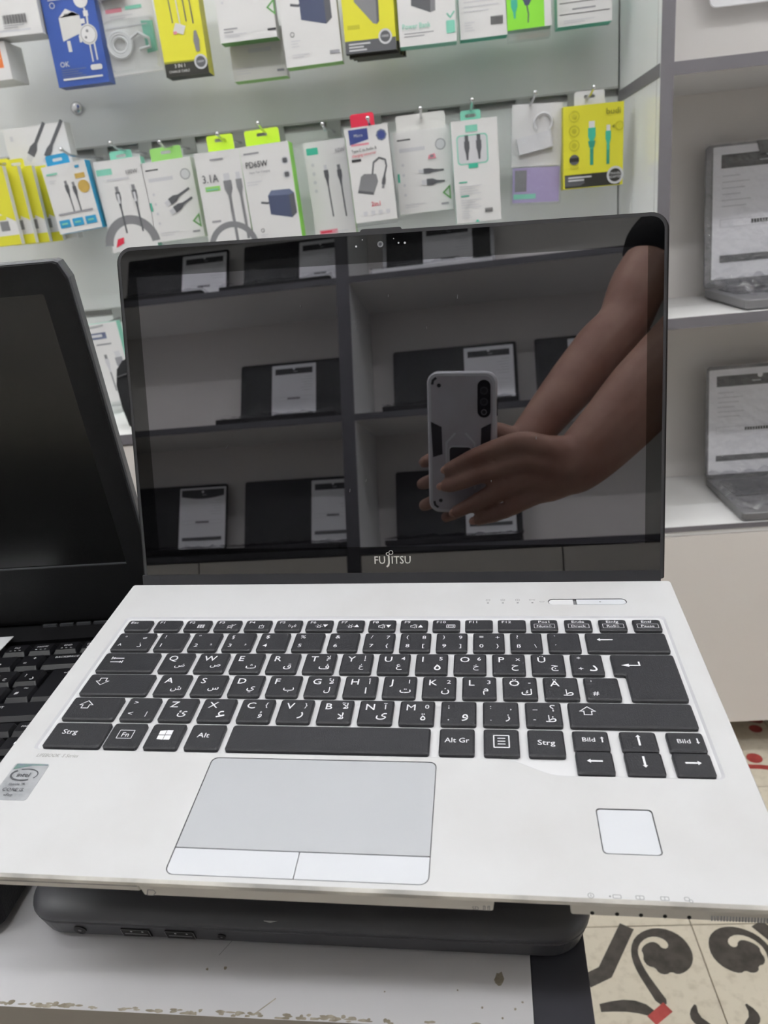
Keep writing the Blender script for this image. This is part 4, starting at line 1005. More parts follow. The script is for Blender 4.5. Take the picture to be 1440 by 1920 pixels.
mb.tube([(-2, -3, 50), (14, -4, 58), (30, -3, 48), (30, -2, 36), (12, -2, 34)], 2.6, 'lap_white2', 8); mb.build('coiled_cable', t, (0, 0, 0))
MB(MM).box(-40, -14, 110, 4, 2, 152, 'lap_white2').build('white_adapter', t, (0, 0, 0))
mb = MB(MM); mb.loft([[(x, 3.6, z) for x, z in rrect(-43, 3, 43, 82, 6)], [(x, -8, z) for x, z in rrect(-40, 6, 40, 79, 8)]], 'clearplastic', False, True); mb.build('blister', t, (0, 0, 0))
def a_(mb, w, h):
    bar(mb, 0, 0, w, 19, 'pblack'); mb.flat([(0, 19), (w, 19), (w, 21), (0, 22)], 'olive')
    for k, x in enumerate((22, 34, 45, 56)): plugart(mb, x, h - 6 - 4*(k % 2), 1.0, 2, 60, 'pgreydk', 'plug', 'pgreydk' if k != 1 else 'plug', 1.8, k == 0)
    mb.flat([(57, 32), (63, 32), (65, 48), (62, 62), (58, 62), (55, 48)], 'pgrey'); mb.flat([(24, 64), (40, 58), (46, 70), (30, 76)], 'pcream'); bar(mb, 24, 60, 30, 64, 'pink')
    badge(mb, 62, 17, 11, 'plug', 'pgreydk'); mb.line(circ(12, 122, 7, 18), 1.4, 'yellowdk', True)
def t_(mb, w, h): mb.text('3 IN 1', 26, 12, 5.5, 'pwhite'); mb.text('CHARGE CABLE', 24, 5, 3.6, 'pcream'); mb.text('100W', 62, 15.5, 3.6, 'plug')
pack('cable_box', 'yellow carton with black foot reading 3 IN 1 charge cable', -0.3452, 1.02, 0.466, 73, 172, 34, 'yellow', 'yellowdk', 'pblack', 0, a_, t_, right='yellowdk')
def a_(mb, w, h):
    mb.flat([(28, 66), (46, 72), (58, 88), (40, 84)], 'inklight'); plugart(mb, 30, 62, .7, 120, 30, 'inklight', 'plug'); tri(mb, 84, 42, .8)
    smalltext(mb, 8, 34, 18, 2, 'inkgrey', 4.5, 1.6); smalltext(mb, 8, 50, 10, 2, 'inklight', 3); bar(mb, 80, 10, 94, 13, 'ink')
    for k in range(3): mb.flat(circ(12, 84 - 14*k, 2, 10), 'inklight')
pack('cable_box', 'white carton with a small green triangle, right of the tall yellow carton', -0.2354, 1.02, 0.505, 94, 130, 30, 'pwhite', 'pcream', 'greendk', 0, a_)
def a_(mb, w, h): smalltext(mb, 6, 40, 18, 3, 'inklight', 4); bar(mb, 76, 8, 88, 12, 'inkgrey'); bar(mb, 30, 40, 70, 46, 'inklight')
pack('cable_box', 'plain white carton with green underside, half hidden behind the triangle carton', -0.2320, 1.062, 0.4547, 92, 74, 28, 'pcream', 'pcream', 'green', 0, a_)
def a_(mb, w, h):
    chargerart(mb, 46, 80, 1.25); mb.line(circ(16, 46, 3.2, 12), .8, 'ink', True); smalltext(mb, 13, 30, 36, 3, 'inklight', 4); bar(mb, 74, 12, 90, 17, 'inkgrey'); smalltext(mb, 12, 44, 16, 2, 'inklight')
pack('charger_box', 'white carton showing a navy wall charger, between triangle carton and yellow power bank carton', -0.1324, 1.02, 0.459, 93, 168, 30, 'pwhite', 'pcream', 'green', .6, a_)
def a_(mb, w, h):
    bar(mb, 0, 0, w, 18, 'pgreydk'); mb.flat([(20, 72), (48, 40), (54, 38), (58, 42), (62, h), (22, h)], 'pgrey'); mb.flat([(54, 38), (58, 42), (62, h), (58, h)], 'pgreydk')
    badge(mb, 66, 20, 11, 'plug', 'pgreydk'); bar(mb, 6, 34, 26, 40, 'yellowdk'); mb.line(circ(12, 100, 7, 18), 1.4, 'yellowdk', True); smalltext(mb, 6, 46, 12, 3, 'plug', 4.4, 2.2)
pack('power_bank_box', 'yellow carton showing a grey power bank above a grey foot', -0.0378, 1.02, 0.467, 83, 170, 12, 'yellow', 'yellowdk', 'pblack', -.6, a_, lambda mb, w, h: mb.text('10000', 66, 18.6, 3.6, 'plug'), right='yellowdk')
for k in range(3):
    pack('power_bank_box', 'yellow black-footed carton, ' + ('right behind the grey power bank carton', 'second behind the grey power bank carton', 'rearmost of the yellow power bank cartons')[k], -0.0338 + .005*k, 1.034 + .014*k, 0.4635, 83, 172, 12, 'yellow', 'yellowdk', 'pblack', -.6, lambda mb, w, h: bar(mb, 0, 0, w, 18, 'pblack'), group='yellow power bank cartons on one hook')
def a_(mb, w, h):
    mb.flat([(22, 56), (52, 44), (60, 46), (66, h), (30, h)], 'pgreydk'); mb.flat([(52, 44), (60, 46), (66, h), (60, h)], 'pgrey'); bar(mb, 36, 76, 48, 82, 'plug')
    smalltext(mb, 8, 62, 17, 2, 'inkgrey', 4); mb.flat(rrect(76, 12, 90, 30, 2, 3), 'mint'); mb.line([(78, 40), (83, 34), (90, 42)], 2.2, 'mint'); mb.flat(rrect(88, h - 16, w, h, 2, 3), 'mint')
pack('power_bank_box', 'white carton lettered Power Bank in mint green', 0.0554, 1.02, 0.468, 92, 168, 30, 'pwhite', 'mint', 'mint', -.4, a_, lambda mb, w, h: mb.text('Power Bank', 6, 24, 7.5, 'mint', 'l', sx=.9), right='tealdk')
def a_(mb, w, h):
    bar(mb, 8, 78, 28, 81, 'inkgrey'); smalltext(mb, 8, 66, 70, 6, 'inklight', 6.5, 1.3); smalltext(mb, 8, 26, 22, 4, 'inklight', 3.6)
    for k in range(9): bar(mb, 50 + k*2.2, 16, 51.4 + k*2.2, 28, 'ink')
pack('cable_box', 'white carton with only fine print and bars, teal underside', 0.1454, 1.03, 0.470, 76, 165, 28, 'pwhite', 'teal', 'teal', 0, a_, right='tealdk')
def a_(mb, w, h):
    mb.flat([(26, 42), (30, 32), (36, 32), (42, 42), (42, h), (26, h)], 'navy'); mb.line([(33, 32), (35, 20), (34, 8)], 2, 'pgreydk'); mb.flat(rrect(30, 52, 38, 66, 2, 3), 'teal'); plugart(mb, 13, 50, .9, 0, 4, 'teal', 'mint'); bar(mb, 60, 0, w, h, 'pwhite')
    for k in range(4): mb.flat(circ(51, 44 + 12*k, 3.4, 12), 'green')
    smalltext(mb, 5, 22, 74, 3, 'greendk', 5, 2)
g_ = pack('car_charger_box', 'vivid green carton showing a dark car charger', 0.2182, 1.03, 0.475, 71, 160, 26, 'vivid', 'green', 'mint', .6, a_, right='green')
mb = MB(MM); mb.box(-34, 1, -14, 34, 25, -0.2, 'clearplastic'); mb.build('clear_base', g_, (0, 0, 0))
def a_(mb, w, h):
    for x in (36, 66): bar(mb, x, 36, x + 4, h, 'pgreydk')
    bar(mb, 4, 32, w - 4, 33, 'ink'); bar(mb, 4, 16, w - 4, 17, 'ink'); smalltext(mb, 24, 66, 22, 1, 'inkgrey', 3, 2); smalltext(mb, 10, 66, 7, 2, 'inklight', 3)
pack('cable_box', 'white carton with two ruled lines, hanging beside the shelf unit side', 0.3096, 1.05, 0.475, 87, 160, 30, 'pwhite', 'mint', 'teal', .5, a_)
# --- row two
def a_(mb, w, h):
    plugart(mb, 34, 26, 1.2, 142, 30, 'pgreydk', 'plug', None, 5); plugart(mb, 62, 20, 1.2, 142, 36, 'pgreydk', 'plug', None, 5, False); bar(mb, 10, 60, 16, 68, 'inklight'); bar(mb, 12, 2, 24, 10, 'ink')
pack('cable_box', 'white carton with two black cable ends behind the yellow packs', -0.6447, 1.06, 0.3444, 114, 80, 26, 'pwhite', 'pcream', None, 1.5, a_, right='pcream')
def a_(mb, w, h):
    bar(mb, 0, 0, w, 16, 'yellow'); mb.flat([(40, h*.42), (w, h*.30), (w, h), (0, h), (0, h*.5)], 'yellow'); mb.flat(rrect(34, 42, 52, 50, 3, 3), 'yellow'); bar(mb, 38, 24, 54, 40, 'pgrey'); mb.flat([(24, 74), (40, 66), (40, 74)], 'pblack')
    smalltext(mb, 8, 30, 6, 1, 'olive', 3, 2); smalltext(mb, 6, 26, 36, 4, 'yellowdk', 5); plugart(mb, 16, 84, .7, 0, 8)
for k in range(4):
    pack('cable_pack', 'thin yellow and white cable pack, ' + ('front one of the row of four', 'just behind the front one of four', 'third on its hook behind two others', 'rearmost of four, against the plain white carton')[k], -0.7213 + 0.0165*k, 1.0 + 0.020*k, 0.2318, 68, 128, 12, 'pwhite', 'yellow', 'yellow', .8, a_, None, ('yellow', 4, 30, 14, True), group='yellow and white packs on one hook', right='pwhite')
pack('cable_box', 'plain white carton behind the yellow packs and beside the blue and white carton', -0.6574, 1.085, 0.2348, 76, 121, 24, 'pwhite', 'pcream', None, .5, lambda mb, w, h: smalltext(mb, 40, 70, 90, 3))
def a_(mb, w, h):
    plugart(mb, 36, 84, .78, 2, 36, 'pgreydk', 'pgrey', None, 3, False); plugart(mb, 49, 80, .78, 2, 34, 'pgreydk', 'pgrey', None, 3, False)
    for k in range(3): mb.flat(rrect(5 + 24.5*k, 9, 25 + 24.5*k, 22, 1, 2), 'cyan')
    mb.flat(circ(67, 70, 10.5, 22), 'gold'); bar(mb, 56, 84, 74, 92, 'gold'); bar(mb, 6, 96, 26, 99, 'mint'); bar(mb, 60, 101, 68, 105, 'cyan'); bar(mb, 8, 30, 72, 33, 'inkgrey'); smalltext(mb, 8, 22, 86, 2)
    for k in range(3): bar(mb, 9 + 24.5*k, 14, 20 + 24.5*k, 17, 'mint')
pack('cable_box', 'white carton with cyan sides, gold seal and three cyan tiles', -0.5831, 1.02, 0.2443, 80, 111, 24, 'pwhite', 'cyan', 'cyan', 4, a_, None, ('cyan', -12, 42, 18, True), right='cyan')
def a_(mb, w, h):
    mb.flat(rrect(2, 128, 30, 138, 1, 2), 'mint'); arch(mb, 40, 8, 44, 15, 'pgrey'); plugart(mb, 32, 108, 1.0, 1, 48, 'pgreydk', 'pgrey', None, 3, False); plugart(mb, 62, 108, 1.0, 1, 48, 'pgreydk', 'pgrey', None, 3, False)
    for x in (32, 62): mb.flat(rrect(x - 2.2, 80, x + 2.2, 96, 1, 2), 'plug')
    mb.flat([(8, 8), (24, 14), (26, 24), (14, 22)], 'red'); smalltext(mb, 18, 64, 118, 1, 'inklight', 3, 3)
pack('cable_box', 'white carton with mint tag reading 100W over two grey plugs', -0.4944, 1.03, 0.2025, 85, 151, 22, 'pwhite', 'mint', 'pwhite', 1.5, a_, lambda mb, w, h: mb.text('100W', 66, 126, 6.5, 'pgreydk'), ('mint', 6, 40, 14, True), right='mint')
def cab(mb, w, h, up=False):
    smalltext(mb, 6, 32, h - 14, 1, 'ink', 3, 2.2); bar(mb, 8, h - 32, 52, h - 26, 'inklight'); mb.flat(circ(w - 14, h - 26, 9, 20), 'inkgrey'); mb.flat(circ(w - 14, h - 26, 7.5, 20), 'plug')
    for k in range(4): mb.flat(circ(12, h - 52 - 16*k, 2.4, 12), 'inklight')
    bar(mb, 1.5, 52, 5, 66, 'teal'); smalltext(mb, 10, 50, 14, 2, 'inklight', 4); bar(mb, w - 20, 9, w - 7, 12, 'inkgrey'); tri(mb, w - 15, 28, .8)
def a_(mb, w, h):
    cab(mb, w, h); plugart(mb, 30, 60, 1.0, 115, 22, 'pgreydk', 'inklight', None, 3.4); plugart(mb, 36, 46, 1.0, 115, 18, 'pgreydk', 'inklight', None, 3.4)
pack('cable_box', 'white carton with crossing black USB cable under a green tab', -0.4082, 1.03, 0.2126, 89, 131, 26, 'pwhite', 'pcream', 'greendk', 1.8, a_, None, ('green', 0, 56, 22, True))
def a_(mb, w, h):
    bar(mb, 10, 96, 36, 104, 'green'); arch(mb, 44, 0, 40, 10, 'pgrey'); plugart(mb, 50, 122, 1.25, 1, 60, 'pgrey', 'inklight', None, 4); plugart(mb, 70, 122, 1.2, 1, 60, 'pgrey', 'inklight', None, 4, False)
    smalltext(mb, 12, 30, 46, 1, 'inkgrey', 3, 3); smalltext(mb, 26, 52, 144, 1, 'inkgrey', 3, 2.6); bar(mb, 12, 98, 32, 100, 'mint')
pack('cable_box', 'white carton reading 3.1A with grey cable over an arch', -0.3133, 1.01, 0.1886, 79, 158, 30, 'pwhite', 'green', 'greendk', .8, a_, lambda mb, w, h: mb.text('3.1A', 22, 110, 13, 'pgreydk', sx=.85), ('lime', 6, 46, 26, True), right='green')
def a_(mb, w, h):
    chargerart(mb, 48, 58, 1.15); smalltext(mb, 4, 34, 98, 2, 'inklight', 4); smalltext(mb, 6, 36, 142, 1, 'inkgrey', 3, 2.6)
    for y in (126, 104): mb.flat(circ(75, y, 6.5, 16), 'inklight'); mb.flat(rrect(71, y - 4, 79, y + 4, 2, 3), 'pgreydk')
    mb.line(circ(18, 20, 2.8, 12), .8, 'ink', True); smalltext(mb, 14, 28, 12, 2)
pack('charger_box', 'white carton reading PD65W with a navy charger and green side', -0.2293, 1.01, 0.1940, 85, 155, 44, 'pwhite', 'green', 'greendk', 1.5, a_, lambda mb, w, h: (mb.text('PD65W', 26, 121, 10, 'ink', sx=.85), mb.text('Super Fast Charging', 29, 112, 3.6, 'inkgrey', sx=.9)), ('lime', -4, 60, 26, True), right='vivid')
def a_(mb, w, h):
    mb.flat(rrect(4, 136, 24, 147, 1, 2), 'teal'); plugart(mb, 33, 118, .9, 2, 64, 'pgreydk', 'inklight', None, 2.6, False); plugart(mb, 56, 116, .9, 2, 64, 'pgreydk', 'pgrey', None, 2.6, False)
    bar(mb, 8, 6, 40, 13, 'pink'); bar(mb, 10, 8, 30, 11, 'red'); smalltext(mb, 36, 62, 8, 2)
    for k in range(4): mb.flat(circ(12, 120 - 14*k, 3, 12), 'inklight')
pack('cable_box', 'white carton with teal tag and two thin plugs, red print at its foot', -0.1299, 1.04, 0.1910, 73, 156, 22, 'pwhite', 'mint', 'pwhite', 1.5, a_, lambda mb, w, h: mb.text('60W', 62, 136, 6, 'inkgrey'), right='green')
def a_(mb, w, h):
    mb.flat([(6, 122), (38, 128), (38, 145), (6, 145)], 'royal'); bar(mb, 8, 120, 38, 123, 'pink'); mb.flat(circ(60, 132, 9, 8), 'navylt'); mb.flat(circ(60, 132, 6.5, 8), 'royal')
    mb.flat([(10, 48), (36, 42), (46, 62), (44, 74), (24, 76), (18, 72)], 'pgrey'); mb.flat([(10, 48), (36, 42), (36, 46), (11, 52)], 'pgreydk')
    mb.line([(38, 74), (42, 92), (52, 98), (62, 94), (63, 84), (58, 70)], 2.6, 'pgreydk'); plugart(mb, 53, 50, .7, 166, 2, 'pgreydk', 'pgrey', None, 2, False); bar(mb, 6, 96, 22, 100, 'ink')
    for k in range(4): mb.flat(rrect(15 + 13*k, 10, 22 + 13*k, 17, 1.5, 3), 'inklight')
    bar(mb, 0, -6, w, -5, 'pgrey')
def t_(mb, w, h): mb.text('Type-C to Audio &', 8, 110, 4.6, 'ink', 'l', sx=.85, rot=3); mb.text('charging converter', 8, 103, 4.6, 'red', 'l', sx=.85, rot=3); mb.text('2in1', 38, 24, 7.5, 'red'); mb.text('Micro', 22, 133, 5, 'plug', sx=.9)
pack('adapter_box', 'white carton reading 2in1 with a card-shaped adapter and red tab', -0.0532, 1.0, 0.2097, 72, 148, 40, 'pwhite', 'navylt', 'pwhite', 1.5, a_, t_, ('red', -6, 40, 22, False), right='pgreydk')
def a_(mb, w, h):
    cab(mb, w, h); plugart(mb, 38, 66, .95, 88, 16, 'pgreydk', 'inklight', None, 3, False); plugart(mb, 42, 48, .95, 88, 12, 'pgreydk', 'inklight', None, 3); mb.flat([(56, 84), (70, 84), (68, 92), (58, 90)], 'pink'); bar(mb, 60, 86, 66, 90, 'pgrey')
pack('cable_box', 'white carton with a wide hang card and two sideways plugs', 0.0336, 1.04, 0.2162, 93, 131, 26, 'pwhite', 'pcream', 'greendk', 1, a_, None, ('pcream', 2, 84, 26, False))
def a_(mb, w, h):
    mb.flat(rrect(8, 92, 60, 138, 6, 5), 'mint'); mb.flat(rrect(10, 94, 58, 136, 5, 5), 'plug')
    for x in (25, 45): plugart(mb, x, 137, 1.0, 0, 6, 'pgreydk', 'pgreydk', None, 3.5, False)
    bar(mb, 24, 142, 44, 152, 'mint'); bar(mb, 26, 86, 42, 93, 'teal'); bar(mb, 8, 64, 22, 66, 'teal'); bar(mb, 10, 42, 24, 44, 'teal'); smalltext(mb, 8, 52, 58, 4, 'inklight', 4); smalltext(mb, 10, 50, 36, 4, 'inklight', 4)
    for k in range(6): bar(mb, 50 + 2.2*k, 14, 51.4 + 2.2*k, 21, 'ink')
    smalltext(mb, 10, 30, 18, 4, 'inklight', 3.4); mb.flat([(32, 0), (40, 0), (36, 4)], 'teal')
pack('cable_box', 'white and teal carton with a window showing two dark plugs', 0.1222, 1.02, 0.1916, 77, 160, 30, 'pwhite', 'teal', 'teal', .3, a_, None, ('mint', -4, 34, 16, True), right='teal')
# clear bag
t = thing('plastic_bag', 'clear plastic bag with a white adapter and lilac card', 'packet', (0.2224, 1.05, 0.2095), Matrix.Rotation(R_(3), 3, 'Y'))
nx, ny = 22, 30; rn = random.Random(5)
def sheet(sgn):
    vs = []
    for j in range(ny + 1):
        for i in range(nx + 1):
            u = i / nx * 2 - 1; v = j / ny; q = noise.fractal(Vector((u * 2.2, v * 5, sgn)), .8, 2.1, 4)
            e = (1 - u**6) * (1 - (2*v - 1)**8)
            vs.append((44 * u, sgn * (10 * e + 3.0 * q * e) - 3, 161 * v))
    return vs
mb = MB(MM); Fq = [(j*(nx+1) + i, j*(nx+1) + i + 1, (j+1)*(nx+1) + i + 1, (j+1)*(nx+1) + i) for j in range(ny) for i in range(nx)]
mb.add(sheet(-1), Fq, 'film', True); mb.add(sheet(1), Fq, 'film', True); mb.build('bag_film', t, (0, 0, 0))
MB(MM).box(-42, -2, 62, 42, -1, 158, 'pwhite').build('white_insert', t, (0, 0, 0))
mb = MB(MM); mb.box(-40, -3.2, 4, 40, -2.2, 60, 'purple'); mb.box(-38, -3.6, 10, 0, -3.3, 18, 'mint'); mb.box(-36, -3.6, 22, -16, -3.3, 56, 'pgrey'); mb.build('lilac_card', t, (0, 0, 0))
mb = MB(MM, Matrix.Translation((-0.004, 0, 0.098)) @ Matrix.Rotation(R_(-12), 4, 'Y')); mb.box(-29, -10, -13, 29, -4, 13, 'lap_white2'); mb.build('white_adapter', t, (0, 0, 0))
mb = MB(MM); mb.tube([(10 + 15*math.cos(R_(a)), -6, 128 + 15*math.sin(R_(a))) for a in range(-40, 221, 20)], 2.0, 'lap_white2', 8); mb.build('white_cable', t, (0, 0, 0))
def a_(mb, w, h):
    mb.flat([(2, 1), (w - 5, 1), (w - 5, 22), (2, 22)], 'pblack'); mb.flat([(2, 20), (30, 20), (36, 8), (28, 4), (2, 4)], 'pgreydk')
    plugart(mb, 47, 102, 1.12, 0, 30, 'teal', 'pwhite', 'tealdk', 5); plugart(mb, 74, 94, 1.0, 0, 30, 'teal', 'pwhite', 'tealdk', 5, False)
    mb.flat([(43, 62), (51, 62), (52, 66), (53, 72), (41, 72), (42, 66)], 'tealdk')
    for k, y in enumerate((111, 89, 67)): mb.line(circ(18, y, 8, 20), 1.6, 'yellowdk', True); mb.flat(circ(18, y, 4, 12), 'yellowdk')
    mb.flat(circ(18, 45, 8.2, 20), 'pgreydk'); bar(mb, 10, 42, 26, 48, 'pblack'); bar(mb, 11, 32, 25, 35, 'yellowdk'); mb.line(circ(92, 91, 6.5, 18), 1.3, 'yellowdk', True); mb.flat([(79, 91), (84, 88), (84, 94)], 'olive')
    badge(mb, 86, 16, 14, 'plug', 'pblack'); smalltext(mb, 8, 52, 16, 2, 'plug', 4.4, 2.4)
def t_(mb, w, h): mb.text('budi', 82, 110, 9.5, 'olive', sx=1.1); mb.text('TRAVEL', 86, 17, 4, 'plug'); mb.text('ADAPTER', 86, 11.5, 4, 'plug', sx=.9)
pack('cable_box', 'yellow carton lettered budi with green cable plugs and white hang tab', 0.3180, 1.03, 0.2281, 99, 127, 28, 'yellow', 'yellowdk', 'pblack', -.6, a_, t_, ('lap_white2', -4, 50, 22, True), right='yellowdk')
# --- row three, seen between the two screens
def a_(mb, w, h):
    bar(mb, 10, 122, 46, 134, 'navylt'); bar(mb, 14, 126, 38, 131, 'plug'); smalltext(mb, 22, 56, 110, 1, 'inkgrey', 3, 3); plugart(mb, 34, 92, .9, 3, 50, 'inklight', 'pgrey', 'pgrey', 3, False); plugart(mb, 58, 96, 1.3, 3, 40, 'inkgrey', 'plug', 'pgreydk', 2.4)
pack('adapter_box', 'white carton with blue label seen between the two laptop screens', -0.5996, 1.06, -0.0729, 72, 151, 20, 'pwhite', 'mint', None, 3, a_)
# --- hooks
HKS = [(-0.5688, 'holding the cyan-sided carton', .372), (-0.4829, 'holding the 100W carton', .373), (-0.400, 'holding the carton with green tab', .366), (-0.3011, 'holding the 3.1A carton', .368), (-0.2311, 'holding the PD65W carton', .377), (-0.1257, 'behind the two thin plugs carton', .365), (-0.0509, 'through the red tab', .366), (0.0349, 'holding the sideways plugs carton', .371), (0.1183, 'holding the carton with a window', .375), (0.2182, 'holding the clear bag', .375), (0.31, 'holding the budi carton', .373)]
for x, lb, z in HKS:
    t = thing('display_hook', 'chrome slatwall hook ' + lb, 'hook', (x, YS, 0.374), group='hooks on the slatted wall')
    zz = z - 0.374
    MB(MM).box(-13, -3, -12, 13, -0.3, 15, 'clip').build('back_plate', t, (0, 0, 0))
    mb = MB(); mb.tube([(0, -0.003, -0.004), (0, -0.10, -0.008), (0, -0.150, zz - 0.006), (0, -0.176, zz)], 0.0021, 'steel', 8); rd = mb.build('rod', t, (0, 0, 0))
    mb = MB(); mb.ball((0, -0.177, zz + 0.0005), 0.0036, 'steel'); mb.build('ball_tip', rd, (0, 0, 0))

# ------------------------------------------------------------------ hooks above the picture and for the other packs
for x, z, lb in ((-0.6237, .664, 'holding the barcode carton'), (-0.687, .60, 'holding the orange-square carton'), (-0.5275, .664, 'holding the royal blue carton'), (-0.4348, .664, 'holding the blister pack'), (-0.3452, .664, 'holding the tall yellow carton'), (-0.2354, .664, 'holding the green triangle carton'), (-0.1324, .664, 'holding the navy charger carton'), (-0.0378, .664, 'holding the yellow power bank cartons'), (0.0554, .664, 'holding the Power Bank carton'), (0.1454, .664, 'holding the fine print carton'), (0.2182, .664, 'holding the green car charger carton'), (0.3096, .664, 'holding the ruled-lines carton'), (-0.70, .372, 'holding the yellow and white packs'), (-0.60, .082, 'holding the blue-label carton')):
    t = thing('display_hook', 'chrome slatwall hook ' + lb, 'hook', (x, YS, z), group='hooks on the slatted wall')
    MB(MM).box(-13, -3, -12, 13, -0.3, 15, 'clip').build('back_plate', t, (0, 0, 0))
    mb = MB(); mb.tube([(0, -0.003, -0.004), (0, -0.10, -0.008), (0, -0.150, -0.006), (0, -0.176, 0)], 0.0021, 'steel', 8); rd = mb.build('rod', t, (0, 0, 0))
    mb = MB(); mb.ball((0, -0.177, 0.0005), 0.0036, 'steel'); mb.build('ball_tip', rd, (0, 0, 0))

# ------------------------------------------------------------------ the phone that takes the picture (seen in the dark screen)
pr_ = Matrix(((MC[0][0], -MC[1][0], -MC[2][0]), (MC[0][1], -MC[1][1], -MC[2][1]), (MC[0][2], -MC[1][2], -MC[2][2])))
PH = thing('phone', 'smartphone in a silver armoured case with ring holder, held in two hands', 'phone', CAMPOS, pr_)
FZ = Matrix(((1, 0, 0, 0), (0, 1, 0, 0), (0, 0, -1, 0), (0, 0, 0, 1)))
def pm(): return MB(MM, FZ)
mb = pm()
oc = rrect(-66.5, -149.5, 15, 21.5, 13, 8)
mb.loft([[(x, y, -13.2) for x, y in rrect(-65.5, -148.5, 14, 20.5, 12, 8)], [(x, y, -12) for x, y in oc], [(x, y, -5) for x, y in oc], [(x, y, -3.2) for x, y in rrect(-65, -148, 13.5, 20, 12, 8)]], 'caserim', smooth=False)
ca = mb.build('case', PH, (0, 0, 0))
mb = pm(); mb.prism(rrect(-62, -145, 10.5, 17, 10, 8), -3.3, -2.9, 'case'); mb.build('back_plate', PH, (0, 0, 0))
mb = pm(); mb.prism(rrect(-7, -31.5, 8.3, 12.5, 7.5, 8), -3.0, -2.7, 'black'); ci = mb.build('camera_island', PH, (0, 0, 0))
mb = pm()
for y, r, m in ((0, 4.6, 'rim'), (-13, 4.6, 'rim'), (-25, 3.4, 'pgrey')): mb.prism(circ(0.6, y, r, 20), -2.7, -2.5, m); mb.prism(circ(0.6, y, r*.72, 20), -2.5, -2.45, 'port')
mb.build('lens', ci, (0, 0, 0))
for pts in ([(-62.4, -37), (-49.6, -43), (-48.8, -76), (-60.6, -80)], [(-2.6, -44), (9.0, -38), (8.0, -80), (-3.5, -76)]):
    mb = pm(); mb.prism(pts[::-1], -3.0, -2.4, 'casepad'); mb.build('grip_pad', PH, (0, 0, 0))
mb = pm()
for sx, sy in ((-55, 10), (-55, -138)):
    q = 1 if sy > 0 else -1
    mb.line([(sx - 5, sy - 3*q), (sx - 4, sy + 2*q), (sx, sy + 5*q)], 3, 'casepad', z=-2.75); mb.prism(circ(sx + 3, sy - 4*q, 2.4, 12), -2.9, -2.6, 'casepad')
mb.build('corner_screw', PH, (0, 0, 0))
mb = pm(); mb.prism(rrect(-41, -112, -13, -66, 5, 5), -2.9, -1.2, 'casepad'); rg = mb.build('ring_holder', PH, (0, 0, 0))
mb = pm(); mb.line(rrect(-41, -112, -13, -66, 5, 5), 1.6, 'caserim', True, -1.0); mb.line([(-33, -50), (-44, -62), (-44, -118)], 2.2, 'caserim', z=-1.6); mb.line([(-21, -50), (-10, -62), (-10, -118)], 2.2, 'caserim', z=-1.6); mb.build('ring', rg, (0, 0, 0))
mb = pm(); mb.prism(rrect(-63, -146, 11.5, 18, 9, 8), -13.5, -13.2, 'black'); mb.build('screen', PH, (0, 0, 0))
mb = pm(); mb.prism(rrect(15, -30, 15.9, -10, .4, 3), -10, -7, 'casepad'); mb.build('side_button', PH, (0, 0, 0))

# ------------------------------------------------------------------ the person holding it
def capsule(mb, chain, n=14, sub=5, m='skin'):
    """tapered limb through the points (point, radius), round at both ends"""
    P = [Vector(p) for p, r in chain]; Rd = [r for p, r in chain]
    pts = []; rs = []
    for i in range(len(P) - 1):
        p0 = P[max(i-1, 0)]; p1 = P[i]; p2 = P[i+1]; p3 = P[min(i+2, len(P)-1)]
        for k in range(sub):
            t = k / sub
            q = 0.5 * ((2*p1) + (p2 - p0)*t + (2*p0 - 5*p1 + 4*p2 - p3)*t*t + (3*p1 - p0 - 3*p2 + p3)*t**3)
            pts.append(q); rs.append(Rd[i] + (Rd[i+1] - Rd[i]) * t)
    pts.append(P[-1]); rs.append(Rd[-1])
    d0 = (pts[0] - pts[1]).normalized(); d1 = (pts[-1] - pts[-2]).normalized()
    hs = []; hr = []
    for a in (80, 55, 28): hs.append(pts[0] + d0 * rs[0] * math.sin(R_(a))); hr.append(rs[0] * math.cos(R_(a)))
    te = []; tr_ = []
    for a in (28, 55, 80): te.append(pts[-1] + d1 * rs[-1] * math.sin(R_(a))); tr_.append(rs[-1] * math.cos(R_(a)))
    mb.tube(hs + pts + te, hr + rs + tr_, m, n)
def cw(x, y, z, r): return (cam2w(x, y, z), r * MM)
PO = Vector((0.58, -0.86, ZF))
def remeshed(name, mb, voxel, parent=None, smooth=6):
    me = mb.mesh(name); o = bpy.data.objects.new(name, me); COL.objects.link(o)
    md = o.modifiers.new('r', 'REMESH'); md.mode = 'VOXEL'; md.voxel_size = voxel; md.use_smooth_shade = True
    sm = o.modifiers.new('s', 'SMOOTH'); sm.factor = 0.5; sm.iterations = smooth
    dg = bpy.context.evaluated_depsgraph_get(); m2 = bpy.data.meshes.new_from_object(o.evaluated_get(dg))
    bpy.data.objects.remove(o); bpy.data.meshes.remove(me)
    m2.materials.clear()
    for q in mb.mats: m2.materials.append(MATS[q])
    m2.polygons.foreach_set('use_smooth', [True] * len(m2.polygons))
    m2.name = name
    o = bpy.data.objects.new(name, m2); COL.objects.link(o)
    if parent: o.parent = parent
    return o
shB, shA = Vector((0.43, -0.86, 0.62)), Vector((0.60, -0.68, 0.55))
chest = Vector((0.545, -0.82, 0.46)); belly = Vector((0.575, -0.855, 0.24)); hips = Vector((0.59, -0.87, 0.08))
neck = Vector((0.50, -0.775, 0.66)); head = Vector((0.475, -0.75, 0.80))
fw = Vector((-0.72, 0.62, -0.3)).normalized(); sd_ = Vector((0.65, 0.76, 0)).normalized()
sk = MB(frame=Matrix.Translation(-PO))
